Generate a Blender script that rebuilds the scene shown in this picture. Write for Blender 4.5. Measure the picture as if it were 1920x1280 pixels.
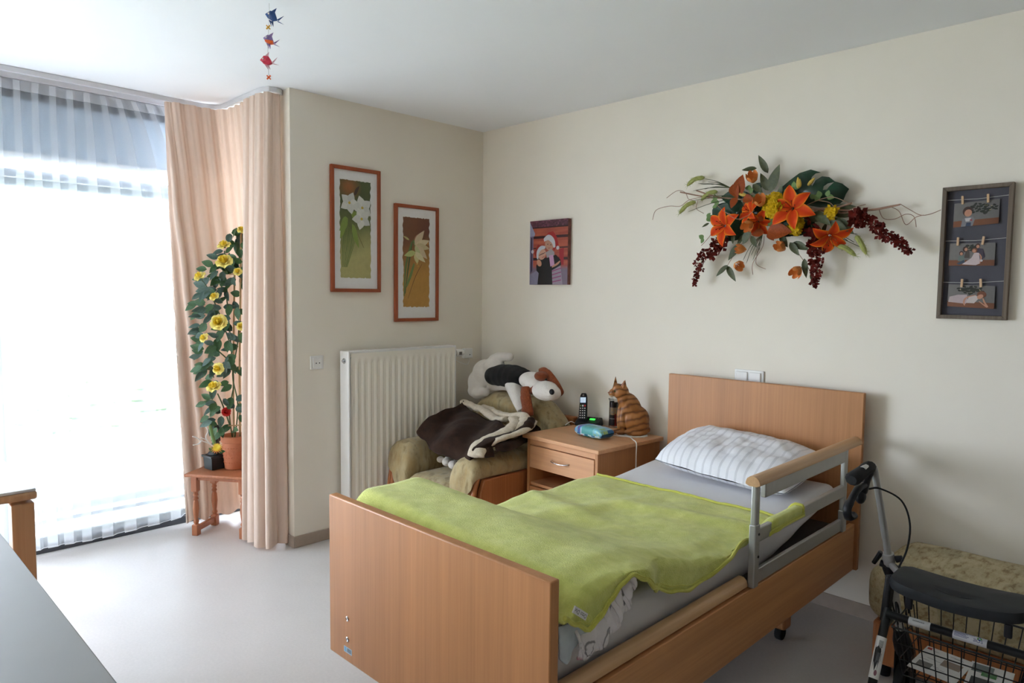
import bpy, bmesh, math, random
from mathutils import Vector, Matrix, noise, Euler

# ---------------------------------------------------------------- scene, camera, world, light
scn = bpy.context.scene
COL = scn.collection
for o in list(bpy.data.objects):
    bpy.data.objects.remove(o, do_unlink=True)
scn.view_settings.view_transform = 'Standard'
scn.view_settings.look = 'None'
scn.view_settings.gamma = 1.0
scn.view_settings.use_curve_mapping = False
scn.view_settings.exposure = 0.0
scn.cycles.use_denoising = True
scn.cycles.max_bounces = 12
scn.cycles.diffuse_bounces = 7
scn.cycles.glossy_bounces = 4
scn.cycles.transmission_bounces = 8
scn.cycles.transparent_max_bounces = 24
scn.cycles.sample_clamp_indirect = 0.0
scn.cycles.caustics_reflective = False
scn.cycles.caustics_refractive = False

CAM = Vector((3.66812, -3.37970, 1.48139))
FWD = Vector((-0.70377443, 0.70705406, -0.0691094))
RGT = Vector((0.70821518, 0.70592349, 0.01016253))
UPV = RGT.cross(FWD)
FOC = 1311.994
cd = bpy.data.cameras.new('camera')
cd.sensor_width = 36.0
cd.lens = FOC * 36.0 / 1920.0
cd.clip_start = 0.02
cam = bpy.data.objects.new('camera', cd)
COL.objects.link(cam)
R3 = Matrix((RGT, UPV, -FWD)).transposed()
cam.matrix_world = Matrix.Translation(CAM) @ R3.to_4x4()
scn.camera = cam

w = bpy.data.worlds.new('overcast_sky')
scn.world = w
w.use_nodes = True
bg = w.node_tree.nodes['Background']
bg.inputs['Color'].default_value = (0.86, 0.94, 1.07, 1)
bg.inputs['Strength'].default_value = 24.0

def portal(loc, rot, sx, sy):
    l = bpy.data.lights.new('daylight_portal', 'AREA')
    l.shape = 'RECTANGLE'; l.size = sx; l.size_y = sy
    l.cycles.is_portal = True
    o = bpy.data.objects.new('daylight_portal', l)
    o.location = loc; o.rotation_euler = rot
    COL.objects.link(o)
portal((-1.08, -3.3, 1.30), (0, -math.pi/2, 0), 2.6, 4.0)      # big window, light goes +x
portal((-0.45, -1.25, 1.28), (-math.pi/2, 0, 0), 0.72, 2.5)     # narrow return window, light goes -y

def at(px, py, x=None, y=None, z=None):
    """point where the sight line through photo pixel meets a real plane of the room"""
    d = FWD * FOC + RGT * (px - 960) + UPV * (640 - py)
    if x is not None: t = (x - CAM.x) / d.x
    elif y is not None: t = (y - CAM.y) / d.y
    else: t = (z - CAM.z) / d.z
    return CAM + d * t

rnd = random.Random(7)
V = Vector
PI = math.pi

# ---------------------------------------------------------------- materials
MATS = {}
def _new(name):
    m = bpy.data.materials.new(name); m.use_nodes = True
    nt = m.node_tree; b = nt.nodes['Principled BSDF']
    return m, nt, b
def c4(c): return (c[0], c[1], c[2], 1.0)
def lin(r, g, b):
    f = lambda v: (v/255/12.92) if v/255 <= .04045 else ((v/255 + .055)/1.055)**2.4
    return (f(r), f(g), f(b))
def _coords(nt, scale, loc=(0, 0, 0), kind='Object'):
    tc = nt.nodes.new('ShaderNodeTexCoord'); mp = nt.nodes.new('ShaderNodeMapping')
    mp.inputs['Scale'].default_value = scale; mp.inputs['Location'].default_value = loc
    nt.links.new(tc.outputs[kind], mp.inputs['Vector']); return mp.outputs['Vector']
def _noise(nt, vec, scale, detail=4, rough=.55):
    n = nt.nodes.new('ShaderNodeTexNoise'); n.inputs['Scale'].default_value = scale
    n.inputs['Detail'].default_value = detail; n.inputs['Roughness'].default_value = rough
    nt.links.new(vec, n.inputs['Vector']); return n.outputs['Fac']
def _ramp(nt, fac, stops):
    r = nt.nodes.new('ShaderNodeValToRGB'); e = r.color_ramp.elements
    while len(e) < len(stops): e.new(.5)
    for el, (p, c) in zip(e, stops): el.position = p; el.color = c4(c)
    nt.links.new(fac, r.inputs['Fac']); return r.outputs['Color']
def _mix(nt, fac, a, b, mode='MIX'):
    m = nt.nodes.new('ShaderNodeMix'); m.data_type = 'RGBA'; m.blend_type = mode
    for s, v in ((m.inputs['Factor'], fac), (m.inputs['A'], a), (m.inputs['B'], b)):
        if hasattr(v, 'links') or hasattr(v, 'is_linked'): nt.links.new(v, s)
        elif isinstance(v, (int, float)): s.default_value = v
        else: s.default_value = c4(v)
    return m.outputs['Result']
def _bump(nt, b, h, strength, dist=.002):
    bp = nt.nodes.new('ShaderNodeBump'); bp.inputs['Strength'].default_value = strength
    bp.inputs['Distance'].default_value = dist
    nt.links.new(h, bp.inputs['Height']); nt.links.new(bp.outputs['Normal'], b.inputs['Normal'])
def plain(name, col, rough=.5, metal=0., spec=.5, var=.06, vscale=30, bump=0., bscale=200, bdist=.001, sheen=0.):
    m, nt, b = _new(name)
    vec = _coords(nt, (1, 1, 1)); n = _noise(nt, vec, vscale)
    d = tuple(max(0, x*(1-var)) for x in col); l = tuple(min(1, x*(1+var)) for x in col)
    nt.links.new(_ramp(nt, n, [(.3, d), (.7, l)]), b.inputs['Base Color'])
    b.inputs['Roughness'].default_value = rough; b.inputs['Metallic'].default_value = metal
    b.inputs['Specular IOR Level'].default_value = spec
    if sheen: b.inputs['Sheen Weight'].default_value = sheen; b.inputs['Sheen Roughness'].default_value = .5
    if bump: _bump(nt, b, _noise(nt, vec, bscale, 3), bump, bdist)
    MATS[name] = m; return m
def wood(name, c1, c2, grain='z', rough=.42, wide=5.0):
    m, nt, b = _new(name)
    s = {'x': (1.2, 60, 60), 'y': (60, 1.2, 60), 'z': (60, 60, 1.2)}[grain]
    s2 = {'x': (.15, wide, wide), 'y': (wide, .15, wide), 'z': (wide, wide, .15)}[grain]
    n1 = _noise(nt, _coords(nt, s), 1.6, 5, .6); n2 = _noise(nt, _coords(nt, s2), 2.2, 2, .5)
    a = _ramp(nt, n1, [(.25, c1), (.75, c2)])
    k = _ramp(nt, n2, [(.3, (.86, .84, .82)), (.7, (1.08, 1.06, 1.04))])
    nt.links.new(_mix(nt, 1.0, a, k, 'MULTIPLY'), b.inputs['Base Color'])
    b.inputs['Roughness'].default_value = rough; b.inputs['Specular IOR Level'].default_value = .4
    MATS[name] = m; return m
def fabric(name, stops, nscale=14, rough=.9, bump=.5, bscale=350, bdist=.002, sheen=.3, stretch=(1, 1, 1), second=None):
    m, nt, b = _new(name)
    vec = _coords(nt, stretch); n = _noise(nt, vec, nscale, 6, .65)
    col = _ramp(nt, n, stops)
    if second:
        n2 = _noise(nt, _coords(nt, second[1]), second[0], 5, .6)
        k = _ramp(nt, n2, second[2]); col = _mix(nt, 1.0, col, k, 'MULTIPLY')
    nt.links.new(col, b.inputs['Base Color'])
    b.inputs['Roughness'].default_value = rough; b.inputs['Specular IOR Level'].default_value = .15
    b.inputs['Sheen Weight'].default_value = sheen
    _bump(nt, b, _noise(nt, _coords(nt, (1, 1, 1)), bscale, 3, .6), bump, bdist)
    MATS[name] = m; return m
def sheer_mat(name, col, opaque):
    m, nt, b = _new(name); nt.nodes.remove(b)
    out = nt.nodes['Material Output']
    tr = nt.nodes.new('ShaderNodeBsdfTransparent')
    di = nt.nodes.new('ShaderNodeBsdfDiffuse'); tl = nt.nodes.new('ShaderNodeBsdfTranslucent')
    n = _noise(nt, _coords(nt, (1, 1, 1)), 260, 2)
    cc = _ramp(nt, n, [(.2, tuple(x*.94 for x in col)), (.8, col)])
    nt.links.new(cc, di.inputs['Color']); nt.links.new(cc, tl.inputs['Color'])
    m1 = nt.nodes.new('ShaderNodeMixShader'); m1.inputs[0].default_value = .55
    nt.links.new(di.outputs[0], m1.inputs[1]); nt.links.new(tl.outputs[0], m1.inputs[2])
    m2 = nt.nodes.new('ShaderNodeMixShader'); m2.inputs[0].default_value = opaque
    nt.links.new(tr.outputs[0], m2.inputs[1]); nt.links.new(m1.outputs[0], m2.inputs[2])
    nt.links.new(m2.outputs[0], out.inputs['Surface']); MATS[name] = m; return m
def drape_mat(name, col, trans, tint=(1, .80, .66)):
    m, nt, b = _new(name); nt.nodes.remove(b)
    out = nt.nodes['Material Output']
    di = nt.nodes.new('ShaderNodeBsdfDiffuse'); tl = nt.nodes.new('ShaderNodeBsdfTranslucent')
    n = _noise(nt, _coords(nt, (1, 1, .2)), 120, 3)
    cc = _ramp(nt, n, [(.2, tuple(x*.93 for x in col)), (.8, col)])
    nt.links.new(cc, di.inputs['Color'])
    tl.inputs['Color'].default_value = c4((col[0]*tint[0], col[1]*tint[1], col[2]*tint[2]))
    m1 = nt.nodes.new('ShaderNodeMixShader'); m1.inputs[0].default_value = trans
    nt.links.new(di.outputs[0], m1.inputs[1]); nt.links.new(tl.outputs[0], m1.inputs[2])
    nt.links.new(m1.outputs[0], out.inputs['Surface']); MATS[name] = m; return m
def glass_mat(name, tint=(1, 1, 1), gloss=.06):
    m, nt, b = _new(name); nt.nodes.remove(b)
    out = nt.nodes['Material Output']
    tr = nt.nodes.new('ShaderNodeBsdfTransparent')
    gl = nt.nodes.new('ShaderNodeBsdfGlossy'); gl.inputs['Roughness'].default_value = .02
    n = _noise(nt, _coords(nt, (1, 1, 1)), 2, 1)
    nt.links.new(_ramp(nt, n, [(0, tint), (1, tuple(x*.99 for x in tint))]), tr.inputs['Color'])
    fr = nt.nodes.new('ShaderNodeLayerWeight'); fr.inputs['Blend'].default_value = .15
    mt = nt.nodes.new('ShaderNodeMath'); mt.operation = 'MULTIPLY'; mt.inputs[1].default_value = gloss*6
    nt.links.new(fr.outputs['Fresnel'], mt.inputs[0])
    mx = nt.nodes.new('ShaderNodeMixShader'); nt.links.new(mt.outputs[0], mx.inputs[0])
    nt.links.new(tr.outputs[0], mx.inputs[1]); nt.links.new(gl.outputs[0], mx.inputs[2])
    nt.links.new(mx.outputs[0], out.inputs['Surface']); MATS[name] = m; return m
def glow(name, col, strength):
    m, nt, b = _new(name)
    b.inputs['Base Color'].default_value = c4(col); b.inputs['Emission Color'].default_value = c4(col)
    b.inputs['Emission Strength'].default_value = strength; MATS[name] = m; return m
def print_mat(name, rough=.55):
    """flat print: colours come from the mesh's own colour attribute, with a little paper grain"""
    m, nt, b = _new(name)
    a = nt.nodes.new('ShaderNodeVertexColor'); a.layer_name = 'ink'
    n = _noise(nt, _coords(nt, (1, 1, 1)), 60, 5, .7)
    k = _ramp(nt, n, [(.25, (.86, .86, .86)), (.75, (1.0, 1.0, 1.0))])
    nt.links.new(_mix(nt, 1.0, a.outputs['Color'], k, 'MULTIPLY'), b.inputs['Base Color'])
    b.inputs['Roughness'].default_value = rough; MATS[name] = m; return m

plain('wall_paint', (.81, .755, .66), .92, spec=.15, var=.015, vscale=3, bump=.12, bscale=420, bdist=.0006)
plain('bounce_cut_paint', (.26, .22, .18), .9, spec=.15, var=.02, vscale=3)  # invented dark tone for the unseen right wall, to cut its bounce light
plain('ceiling_paint', (.85, .865, .89), .95, spec=.1, var=.01, vscale=2)
def floor_mat():
    m, nt, b = _new('vinyl_floor')
    v = _coords(nt, (1, 1, 1))
    n = _noise(nt, v, 1.3, 6, .6); n2 = _noise(nt, v, 90, 3, .7)
    a = _ramp(nt, n, [(.3, (.55, .515, .49)), (.7, (.61, .575, .55))])
    k = _ramp(nt, n2, [(.3, (.94, .94, .94)), (.7, (1.03, 1.03, 1.03))])
    nt.links.new(_mix(nt, 1.0, a, k, 'MULTIPLY'), b.inputs['Base Color'])
    r = _noise(nt, v, 5, 5, .6)
    mr = nt.nodes.new('ShaderNodeMapRange'); mr.inputs['To Min'].default_value = .26; mr.inputs['To Max'].default_value = .44
    nt.links.new(r, mr.inputs['Value']); nt.links.new(mr.outputs['Result'], b.inputs['Roughness'])
    b.inputs['Specular IOR Level'].default_value = .5
    _bump(nt, b, _noise(nt, v, 55, 2), .05, .001); MATS['vinyl_floor'] = m
floor_mat()
plain('baseboard_vinyl', (.36, .29, .235), .6, var=.05)
wood('beech', (.42, .190, .076), (.52, .246, .104), 'z')
wood('beech_y', (.46, .215, .085), (.58, .29, .125), 'y')
wood('beech_x', (.58, .30, .15), (.70, .38, .195), 'x')
wood('beech_grip', (.50, .30, .15), (.62, .39, .21), 'y', .35)
wood('stool_wood', (.34, .12, .055), (.46, .18, .085), 'z', .4)
wood('chair_wood', (.36, .125, .04), (.48, .185, .07), 'z', .4)
wood('frame_red', (.27, .055, .018), (.36, .085, .03), 'z', .4)
wood('frame_grey', (.105, .08, .06), (.19, .15, .115), 'z', .7)
wood('peg_wood', (.50, .33, .19), (.62, .43, .27), 'z', .6)
wood('table_wood', (.42, .235, .12), (.54, .32, .175), 'z', .4)
plain('desk_laminate', (.23, .22, .21), .55, spec=.3, var=.02, vscale=4)
plain('table_laminate', (.55, .54, .54), .4, var=.02, vscale=4)
plain('transom_grey', (.20, .24, .29), .45, var=.05)
plain('anthracite', (.045, .05, .06), .45, var=.08)
plain('white_pvc', (.82, .82, .80), .35, var=.01)
plain('blind_white', (.62, .64, .66), .4, var=.02)
plain('rail_white', (.62, .62, .64), .35, var=.02)
plain('radiator_white', (.86, .82, .73), .35, var=.01, vscale=5)
plain('chrome', (.62, .63, .65), .25, metal=1, var=.04)
plain('silver_paint', (.42, .42, .41), .38, metal=.55, var=.03)
plain('steel_dark', (.20, .19, .18), .4, metal=.6, var=.05)
plain('black_plastic', (.012, .012, .014), .42, spec=.22, var=.1)
plain('black_seat', (.016, .018, .02), .6, spec=.22, var=.1, bump=.25, bscale=500)
plain('black_metal', (.014, .014, .015), .35, spec=.22, var=.1)
plain('rubber', (.018, .018, .018), .8, spec=.22, var=.1)
plain('white_plastic', (.80, .79, .77), .4, var=.01)
plain('terracotta', (.56, .20, .10), .7, var=.06, vscale=25)
plain('soil', (.05, .032, .02), .95, var=.3, vscale=80, bump=.8, bscale=90, bdist=.006)
plain('bowl_black', (.022, .028, .035), .38, var=.2, bump=.3, bscale=120)
plain('leaf_green', (.035, .10, .03), .5, var=.35, vscale=8)
plain('leaf_blue', (.05, .10, .075), .5, var=.35, vscale=8)
plain('leaf_olive', (.055, .065, .02), .55, var=.3, vscale=10)
plain('leaf_dark', (.008, .04, .018), .32, var=.3, vscale=10)
plain('leaf_light', (.13, .22, .06), .6, var=.25, vscale=12)
plain('stem_green', (.06, .10, .03), .6, var=.2)
plain('cane', (.42, .28, .13), .6, var=.15)
plain('twig', (.30, .17, .115), .6, var=.2)
plain('twig_white', (.72, .70, .68), .6, var=.08)
plain('rose_yellow', (.82, .62, .05), .6, var=.15, vscale=25)
plain('rose_pale', (.86, .74, .22), .6, var=.12, vscale=25)
plain('petal_red', (.62, .02, .015), .6, var=.2)
def lily_mat():
    m, nt, b = _new('lily_orange')
    tc = nt.nodes.new('ShaderNodeTexCoord'); sp = nt.nodes.new('ShaderNodeSeparateXYZ')
    nt.links.new(tc.outputs['UV'], sp.inputs[0])
    nt.links.new(_ramp(nt, sp.outputs['X'], [(0, (.74, .22, .012)), (.18, (.62, .060, .005)), (.5, (.52, .035, .003)), (.82, (.62, .060, .005)), (1, (.74, .22, .012))]), b.inputs['Base Color'])
    b.inputs['Roughness'].default_value = .65; b.inputs['Specular IOR Level'].default_value = .15; MATS['lily_orange'] = m
lily_mat()
plain('tulip_orange', (.72, .27, .08), .6, spec=.15, var=.4, vscale=40)
plain('anthurium', (.25, .050, .010), .5, spec=.15, var=.2, vscale=20)
plain('hydrangea', (.58, .36, .006), .6, spec=.15, var=.3, vscale=60)
plain('delphinium', (.105, .010, .006), .65, spec=.15, var=.5, vscale=40)
plain('grass_head', (.32, .34, .10), .8, var=.25, vscale=60)
plain('bud_yellow', (.58, .40, .06), .5, var=.3, vscale=30)
fabric('velour', [(.28, (.22, .14, .06)), (.45, (.38, .30, .16)), (.72, (.52, .44, .285))], 6, .85, .25, 260, .002, .2, (1, 1, .6),
       (22, (1, 1, .35), [(.36, (.66, .62, .54)), (.47, (1, 1, 1)), (.70, (1.04, .95, .80))]))
fabric('throw_brown', [(.3, (.018, .009, .006)), (.7, (.042, .021, .013))], 18, .95, .6, 300, .003, .04)
fabric('sherpa', [(.3, (.55, .46, .34)), (.7, (.70, .61, .48))], 60, .95, 1.0, 170, .004, .3)
fabric('plush_white', [(.3, (.68, .62, .56)), (.7, (.80, .75, .69))], 12, .95, 1.0, 220, .004, .4)
fabric('plush_black', [(.3, (.006, .006, .007)), (.7, (.014, .013, .013))], 40, .95, 1.0, 240, .005, .1)
fabric('plush_rust', [(.3, (.16, .035, .010)), (.7, (.26, .062, .018))], 40, .95, 1.0, 200, .005, .2)
fabric('green_terry', [(.3, (.57, .60, .13)), (.7, (.71, .73, .21))], 28, .95, .8, 240, .004, .35,
       (1, 1, 1), (9.0, (1, 1, 1), [(.3, (.84, .87, .78)), (.7, (1.06, 1.05, 1.08))]))
fabric('green_hem', [(.3, (.52, .52, .09)), (.7, (.62, .62, .14))], 60, .9, .6, 300, .003, .2)
fabric('sheet_white', [(.3, (.70, .69, .71)), (.7, (.74, .73, .75))], 4, .9, .12, 500, .001, .1)
fabric('lining_blue', [(.3, (.46, .52, .56)), (.7, (.53, .59, .63))], 4, .9, .15, 500, .001, .1)
def striped(name, base, stripe, scale, width, axis=0):
    m, nt, b = _new(name)
    tc = nt.nodes.new('ShaderNodeTexCoord'); sp = nt.nodes.new('ShaderNodeSeparateXYZ')
    nt.links.new(tc.outputs['UV'], sp.inputs[0])
    mu = nt.nodes.new('ShaderNodeMath'); mu.operation = 'MULTIPLY'; mu.inputs[1].default_value = scale
    fr = nt.nodes.new('ShaderNodeMath'); fr.operation = 'FRACT'
    lt = nt.nodes.new('ShaderNodeMath'); lt.operation = 'LESS_THAN'; lt.inputs[1].default_value = width
    nt.links.new(sp.outputs[axis], mu.inputs[0]); nt.links.new(mu.outputs[0], fr.inputs[0]); nt.links.new(fr.outputs[0], lt.inputs[0])
    nt.links.new(_mix(nt, lt.outputs[0], base, stripe), b.inputs['Base Color'])
    b.inputs['Roughness'].default_value = .9; b.inputs['Specular IOR Level'].default_value = .15
    _bump(nt, b, _noise(nt, _coords(nt, (1, 1, 1)), 45, 3), .25, .004); MATS[name] = m
striped('pillow_stripe', (.80, .80, .84), (.66, .66, .70), 17, .26)
def duvet_mat():
    m, nt, b = _new('duvet_print')
    v = _coords(nt, (1, 1, 1)); wv = nt.nodes.new('ShaderNodeTexWave')
    wv.inputs['Scale'].default_value = 11; wv.inputs['Distortion'].default_value = 5; wv.inputs['Detail'].default_value = 2
    nt.links.new(v, wv.inputs['Vector'])
    n = _noise(nt, v, 9, 3)
    k = _ramp(nt, n, [(.60, (1, 1, 1)), (.66, (.75, .35, .42))])
    c = _ramp(nt, wv.outputs['Color'], [(.0, (.22, .21, .22)), (.05, (.70, .67, .68)), (1, (.74, .71, .72))])
    nt.links.new(_mix(nt, 1.0, c, k, 'MULTIPLY'), b.inputs['Base Color']); b.inputs['Roughness'].default_value = .9
    MATS['duvet_print'] = m
duvet_mat()
def ott_mat():
    m, nt, b = _new('leaf_upholstery')
    v = _coords(nt, (1, 1, 1)); vo = nt.nodes.new('ShaderNodeTexVoronoi'); vo.inputs['Scale'].default_value = 9
    nt.links.new(v, vo.inputs['Vector'])
    wn = _noise(nt, _coords(nt, (1, .35, 1)), 42, 5, .7)
    a = _ramp(nt, wn, [(.38, (.26, .19, .10)), (.46, (.42, .35, .22)), (.6, (.50, .43, .29)), (.8, (.46, .38, .24))])
    k = _ramp(nt, vo.outputs['Color'], [(.2, (.80, .80, .74)), (.8, (1.05, 1.03, .96))])
    nt.links.new(_mix(nt, 1.0, a, k, 'MULTIPLY'), b.inputs['Base Color']); b.inputs['Roughness'].default_value = .85
    MATS['leaf_upholstery'] = m
ott_mat()
def cat_mat():
    m, nt, b = _new('tabby_glaze')
    v = _coords(nt, (0, .35, 1), kind='Object'); wv = nt.nodes.new('ShaderNodeTexWave'); wv.bands_direction = 'Z'
    wv.inputs['Scale'].default_value = 10; wv.inputs['Distortion'].default_value = 6.5; wv.inputs['Detail'].default_value = 2
    cv = _coords(nt, (1, 1, 1)); cv.node.inputs['Rotation'].default_value = (.25, .45, 0)
    nt.links.new(cv, wv.inputs['Vector'])
    a = _ramp(nt, wv.outputs['Color'], [(0, (.15, .05, .010)), (.25, (.27, .095, .020)), (.6, (.36, .14, .034)), (1, (.38, .15, .04))])
    nt.links.new(a, b.inputs['Base Color']); b.inputs['Roughness'].default_value = .45
    _bump(nt, b, _noise(nt, _coords(nt, (1, 1, .3)), 160, 3), .25, .002); MATS['tabby_glaze'] = m
cat_mat()
plain('cat_pink', (.42, .18, .12), .5); plain('cat_cream', (.55, .36, .22), .5)
plain('eye_green', (.10, .13, .03), .15); plain('dark_ink', (.02, .02, .022), .6)
plain('paper_white', (.74, .73, .72), .7, var=.02)
plain('slate_board', (.075, .072, .088), .9, var=.08, vscale=8)
plain('canvas_side', (.16, .055, .045), .7, var=.5, vscale=25)
plain('string', (.45, .44, .43), .7)
print_mat('print'); print_mat('gloss_print', .3)
plain('fish_blue', (.004, .05, .20), .35); plain('fish_lilac', (.24, .16, .38), .35); plain('fish_orange', (.80, .12, .01), .35)
plain('fish_red', (.60, .02, .06), .35); plain('fish_pink', (.62, .36, .40), .35); plain('fish_gold', (.60, .32, .02), .35)
glass_mat('window_glass', (.97, .985, 1.0)); glass_mat('clear_glass', (.9, .9, .9), .1)
sheer_mat('sheer', (.93, .95, .97), .36); sheer_mat('sheer_band', (.93, .94, .96), .80)
drape_mat('frost_panel', (.52, .62, .72), .06, (1, 1, 1))
drape_mat('drape_beige', (.70, .565, .475), .10)
glow('screen_blue', (.45, .58, .75), .9); glow('screen_green', (.05, .75, .08), 1.4)
plain('outdoor_paving', (.34, .36, .30), .9, var=.1, vscale=4)
plain('hedge_leaf', (.16, .24, .08), .8, var=.3, vscale=6)

# ---------------------------------------------------------------- mesh builder
class MB:
    def __init__(s): s.v = []; s.f = []; s.mi = []; s.m = 0; s.col = []; s.uv = []
    def add(s, vs, fs, uvs=None):
        b = len(s.v); s.v.extend(Vector(p) for p in vs)
        s.uv.extend(uvs if uvs else [(0, 0)]*len(vs))
        for f in fs: s.f.append([b+i for i in f]); s.mi.append(s.m); s.col.append(None)
        return s
    def box(s, x0, x1, y0, y1, z0, z1):
        return s.add([(x0,y0,z0),(x1,y0,z0),(x1,y1,z0),(x0,y1,z0),(x0,y0,z1),(x1,y0,z1),(x1,y1,z1),(x0,y1,z1)],
              [(0,3,2,1),(4,5,6,7),(0,1,5,4),(1,2,6,5),(2,3,7,6),(3,0,4,7)])
    def obox(s, c, size, mat):
        x, y, z = (d/2 for d in size); M3 = mat
        pts = [V(c) + M3 @ V(p) for p in [(-x,-y,-z),(x,-y,-z),(x,y,-z),(-x,y,-z),(-x,-y,z),(x,-y,z),(x,y,z),(-x,y,z)]]
        return s.add(pts, [(0,3,2,1),(4,5,6,7),(0,1,5,4),(1,2,6,5),(2,3,7,6),(3,0,4,7)])
    def rings(s, rings, cap=True, closed=False):
        n = len(rings[0]); vs = [p for r in rings for p in r]; fs = []
        m = len(rings)
        for i in range(m if closed else m-1):
            a = i*n; b = ((i+1) % m)*n
            for j in range(n): k = (j+1) % n; fs.append((a+j, a+k, b+k, b+j))
        if cap and not closed: fs.append(tuple(range(n))[::-1]); fs.append(tuple((m-1)*n+j for j in range(n)))
        return s.add(vs, fs)
    def tube(s, pts, r, n=8, cap=True, flat=1.0, up=None, closed=False):
        pts = [V(p) for p in pts]; m = len(pts); rr = r if isinstance(r, (list, tuple)) else [r]*m
        t0 = (pts[1]-pts[0]).normalized(); u = V(up) if up else (V((0,0,1)) if abs(t0.z) < .9 else V((1,0,0)))
        rings = []
        for i, p in enumerate(pts):
            if closed: t = pts[(i+1) % m]-pts[i-1]
            else: t = pts[min(i+1, m-1)]-pts[max(i-1, 0)]
            if t.length < 1e-9: t = t0
            t.normalize(); sd = t.cross(u)
            if sd.length < 1e-6: sd = t.orthogonal()
            sd.normalize(); u2 = sd.cross(t).normalized()
            if not up: u = u2
            rings.append([p + sd*(math.cos(2*PI*j/n)*rr[i]) + u2*(math.sin(2*PI*j/n)*rr[i]*flat) for j in range(n)])
        return s.rings(rings, cap, closed)
    def lathe(s, prof, n=24, c=(0,0,0), cap=True, M3=None):
        c = V(c); rings = []
        for r, z in prof:
            rg = [V((r*math.cos(2*PI*j/n), r*math.sin(2*PI*j/n), z)) for j in range(n)]
            rings.append([c + (M3 @ p if M3 else p) for p in rg])
        return s.rings(rings, cap)
    def grid(s, f, nu, nv, cu=False):
        vs = []; uvs = []; fs = []
        for i in range(nu + (0 if cu else 1)):
            for j in range(nv+1): vs.append(f(i/nu, j/nv)); uvs.append((i/nu, j/nv))
        for i in range(nu):
            i2 = (i+1) % nu if cu else i+1
            for j in range(nv): a = i*(nv+1)+j; b = i2*(nv+1)+j; fs.append((a, b, b+1, a+1))
        return s.add(vs, fs, uvs)
    def ball(s, c, r, n=12, m=8, M3=None):
        c = V(c); r = r if isinstance(r, (tuple, list)) else (r, r, r)
        vs = [V((0,0,-r[2]))]; fs = []
        for i in range(1, m):
            a = -PI/2+PI*i/m
            for j in range(n): b = 2*PI*j/n; vs.append(V((r[0]*math.cos(a)*math.cos(b), r[1]*math.cos(a)*math.sin(b), r[2]*math.sin(a))))
        vs.append(V((0,0,r[2]))); L = len(vs)-1
        for j in range(n):
            k = (j+1) % n; fs.append((0, 1+k, 1+j)); fs.append((L, L-n+j, L-n+k))
            for i in range(m-2): a = 1+i*n; fs.append((a+j, a+k, a+n+k, a+n+j))
        return s.add([c + (M3 @ p if M3 else p) for p in vs], fs)
    def prism(s, poly, f, h0, h1):
        n = len(poly); vs = [f(a, b, h0) for a, b in poly] + [f(a, b, h1) for a, b in poly]
        fs = [tuple(range(n)), tuple(range(n, 2*n))[::-1]] + [(i, (i+1) % n, n+(i+1) % n, n+i)[::-1] for i in range(n)]
        return s.add(vs, fs)
    def ink(s, pts, col):
        """one flat coloured face"""
        s.add(pts, [tuple(range(len(pts)))]); s.col[-1] = col; return s
    def xf(s, M4):
        s.v = [M4 @ p for p in s.v]; return s

def rot_to(d, up=(0, 0, 1)):
    """3x3 whose +z points along d"""
    d = V(d).normalized(); u = V(up)
    x = u.cross(d)
    if x.length < 1e-6: x = V((1,0,0)).cross(d)
    x.normalize(); y = d.cross(x)
    return Matrix((x, y, d)).transposed()

def mesh_of(mb, name, mats, smooth=True, angle=38):
    me = bpy.data.meshes.new(name)
    me.from_pydata([tuple(p) for p in mb.v], [], mb.f)
    for m in (mats if isinstance(mats, (list, tuple)) else [mats]): me.materials.append(MATS[m])
    if any(mb.mi): me.polygons.foreach_set('material_index', mb.mi)
    if any(c is not None for c in mb.col):
        ca = me.color_attributes.new('ink', 'FLOAT_COLOR', 'CORNER')
        for p in me.polygons:
            c = mb.col[p.index] or (.8, .8, .8)
            for li in p.loop_indices: ca.data[li].color = c4(c)
    if any(u != (0, 0) for u in mb.uv):
        ul = me.uv_layers.new(name='UVMap')
        for l in me.loops: ul.data[l.index].uv = mb.uv[l.vertex_index]
    bm = bmesh.new(); bm.from_mesh(me)
    if not any(c is not None for c in mb.col): bmesh.ops.recalc_face_normals(bm, faces=bm.faces)
    bm.to_mesh(me); bm.free()
    if smooth:
        me.polygons.foreach_set('use_smooth', [True]*len(me.polygons))
        me.set_sharp_from_angle(angle=math.radians(angle))
    return me
def link(name, me, parent=None, world=True):
    o = bpy.data.objects.new(name, me); COL.objects.link(o)
    if parent:
        o.parent = parent
    return o
def root_of(o):
    off = V((0,0,0))
    while o: off += o.location; o = o.parent
    return off
def part(name, mb, mats, parent=None, smooth=True, bevel=0, sub=0, solid=0, angle=38, local=False, bseg=2, remesh=0, smoothit=0, soff=0.):
    """mesh object; coordinates given in the world unless local, origin then follows the parent"""
    if parent and not local:
        off = root_of(parent)
        mb.v = [p - off for p in mb.v]
    o = link(name, mesh_of(mb, name, mats, smooth, angle), parent)
    if remesh:
        md = o.modifiers.new('r', 'REMESH'); md.mode = 'VOXEL'; md.voxel_size = remesh; md.use_smooth_shade = True
    if smoothit:
        md = o.modifiers.new('s', 'SMOOTH'); md.iterations = smoothit; md.factor = .5
    if solid:
        md = o.modifiers.new('t', 'SOLIDIFY'); md.thickness = solid; md.offset = soff
    if sub:
        md = o.modifiers.new('d', 'SUBSURF'); md.levels = sub; md.render_levels = sub
    if bevel:
        md = o.modifiers.new('b', 'BEVEL'); md.width = bevel; md.segments = bseg; md.limit_method = 'ANGLE'; md.angle_limit = math.radians(40)
        md.harden_normals = False
    return o
def tag(o, label, cat, group=None):
    o['label'] = label; o['category'] = cat
    if group: o['group'] = group
    return o
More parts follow.
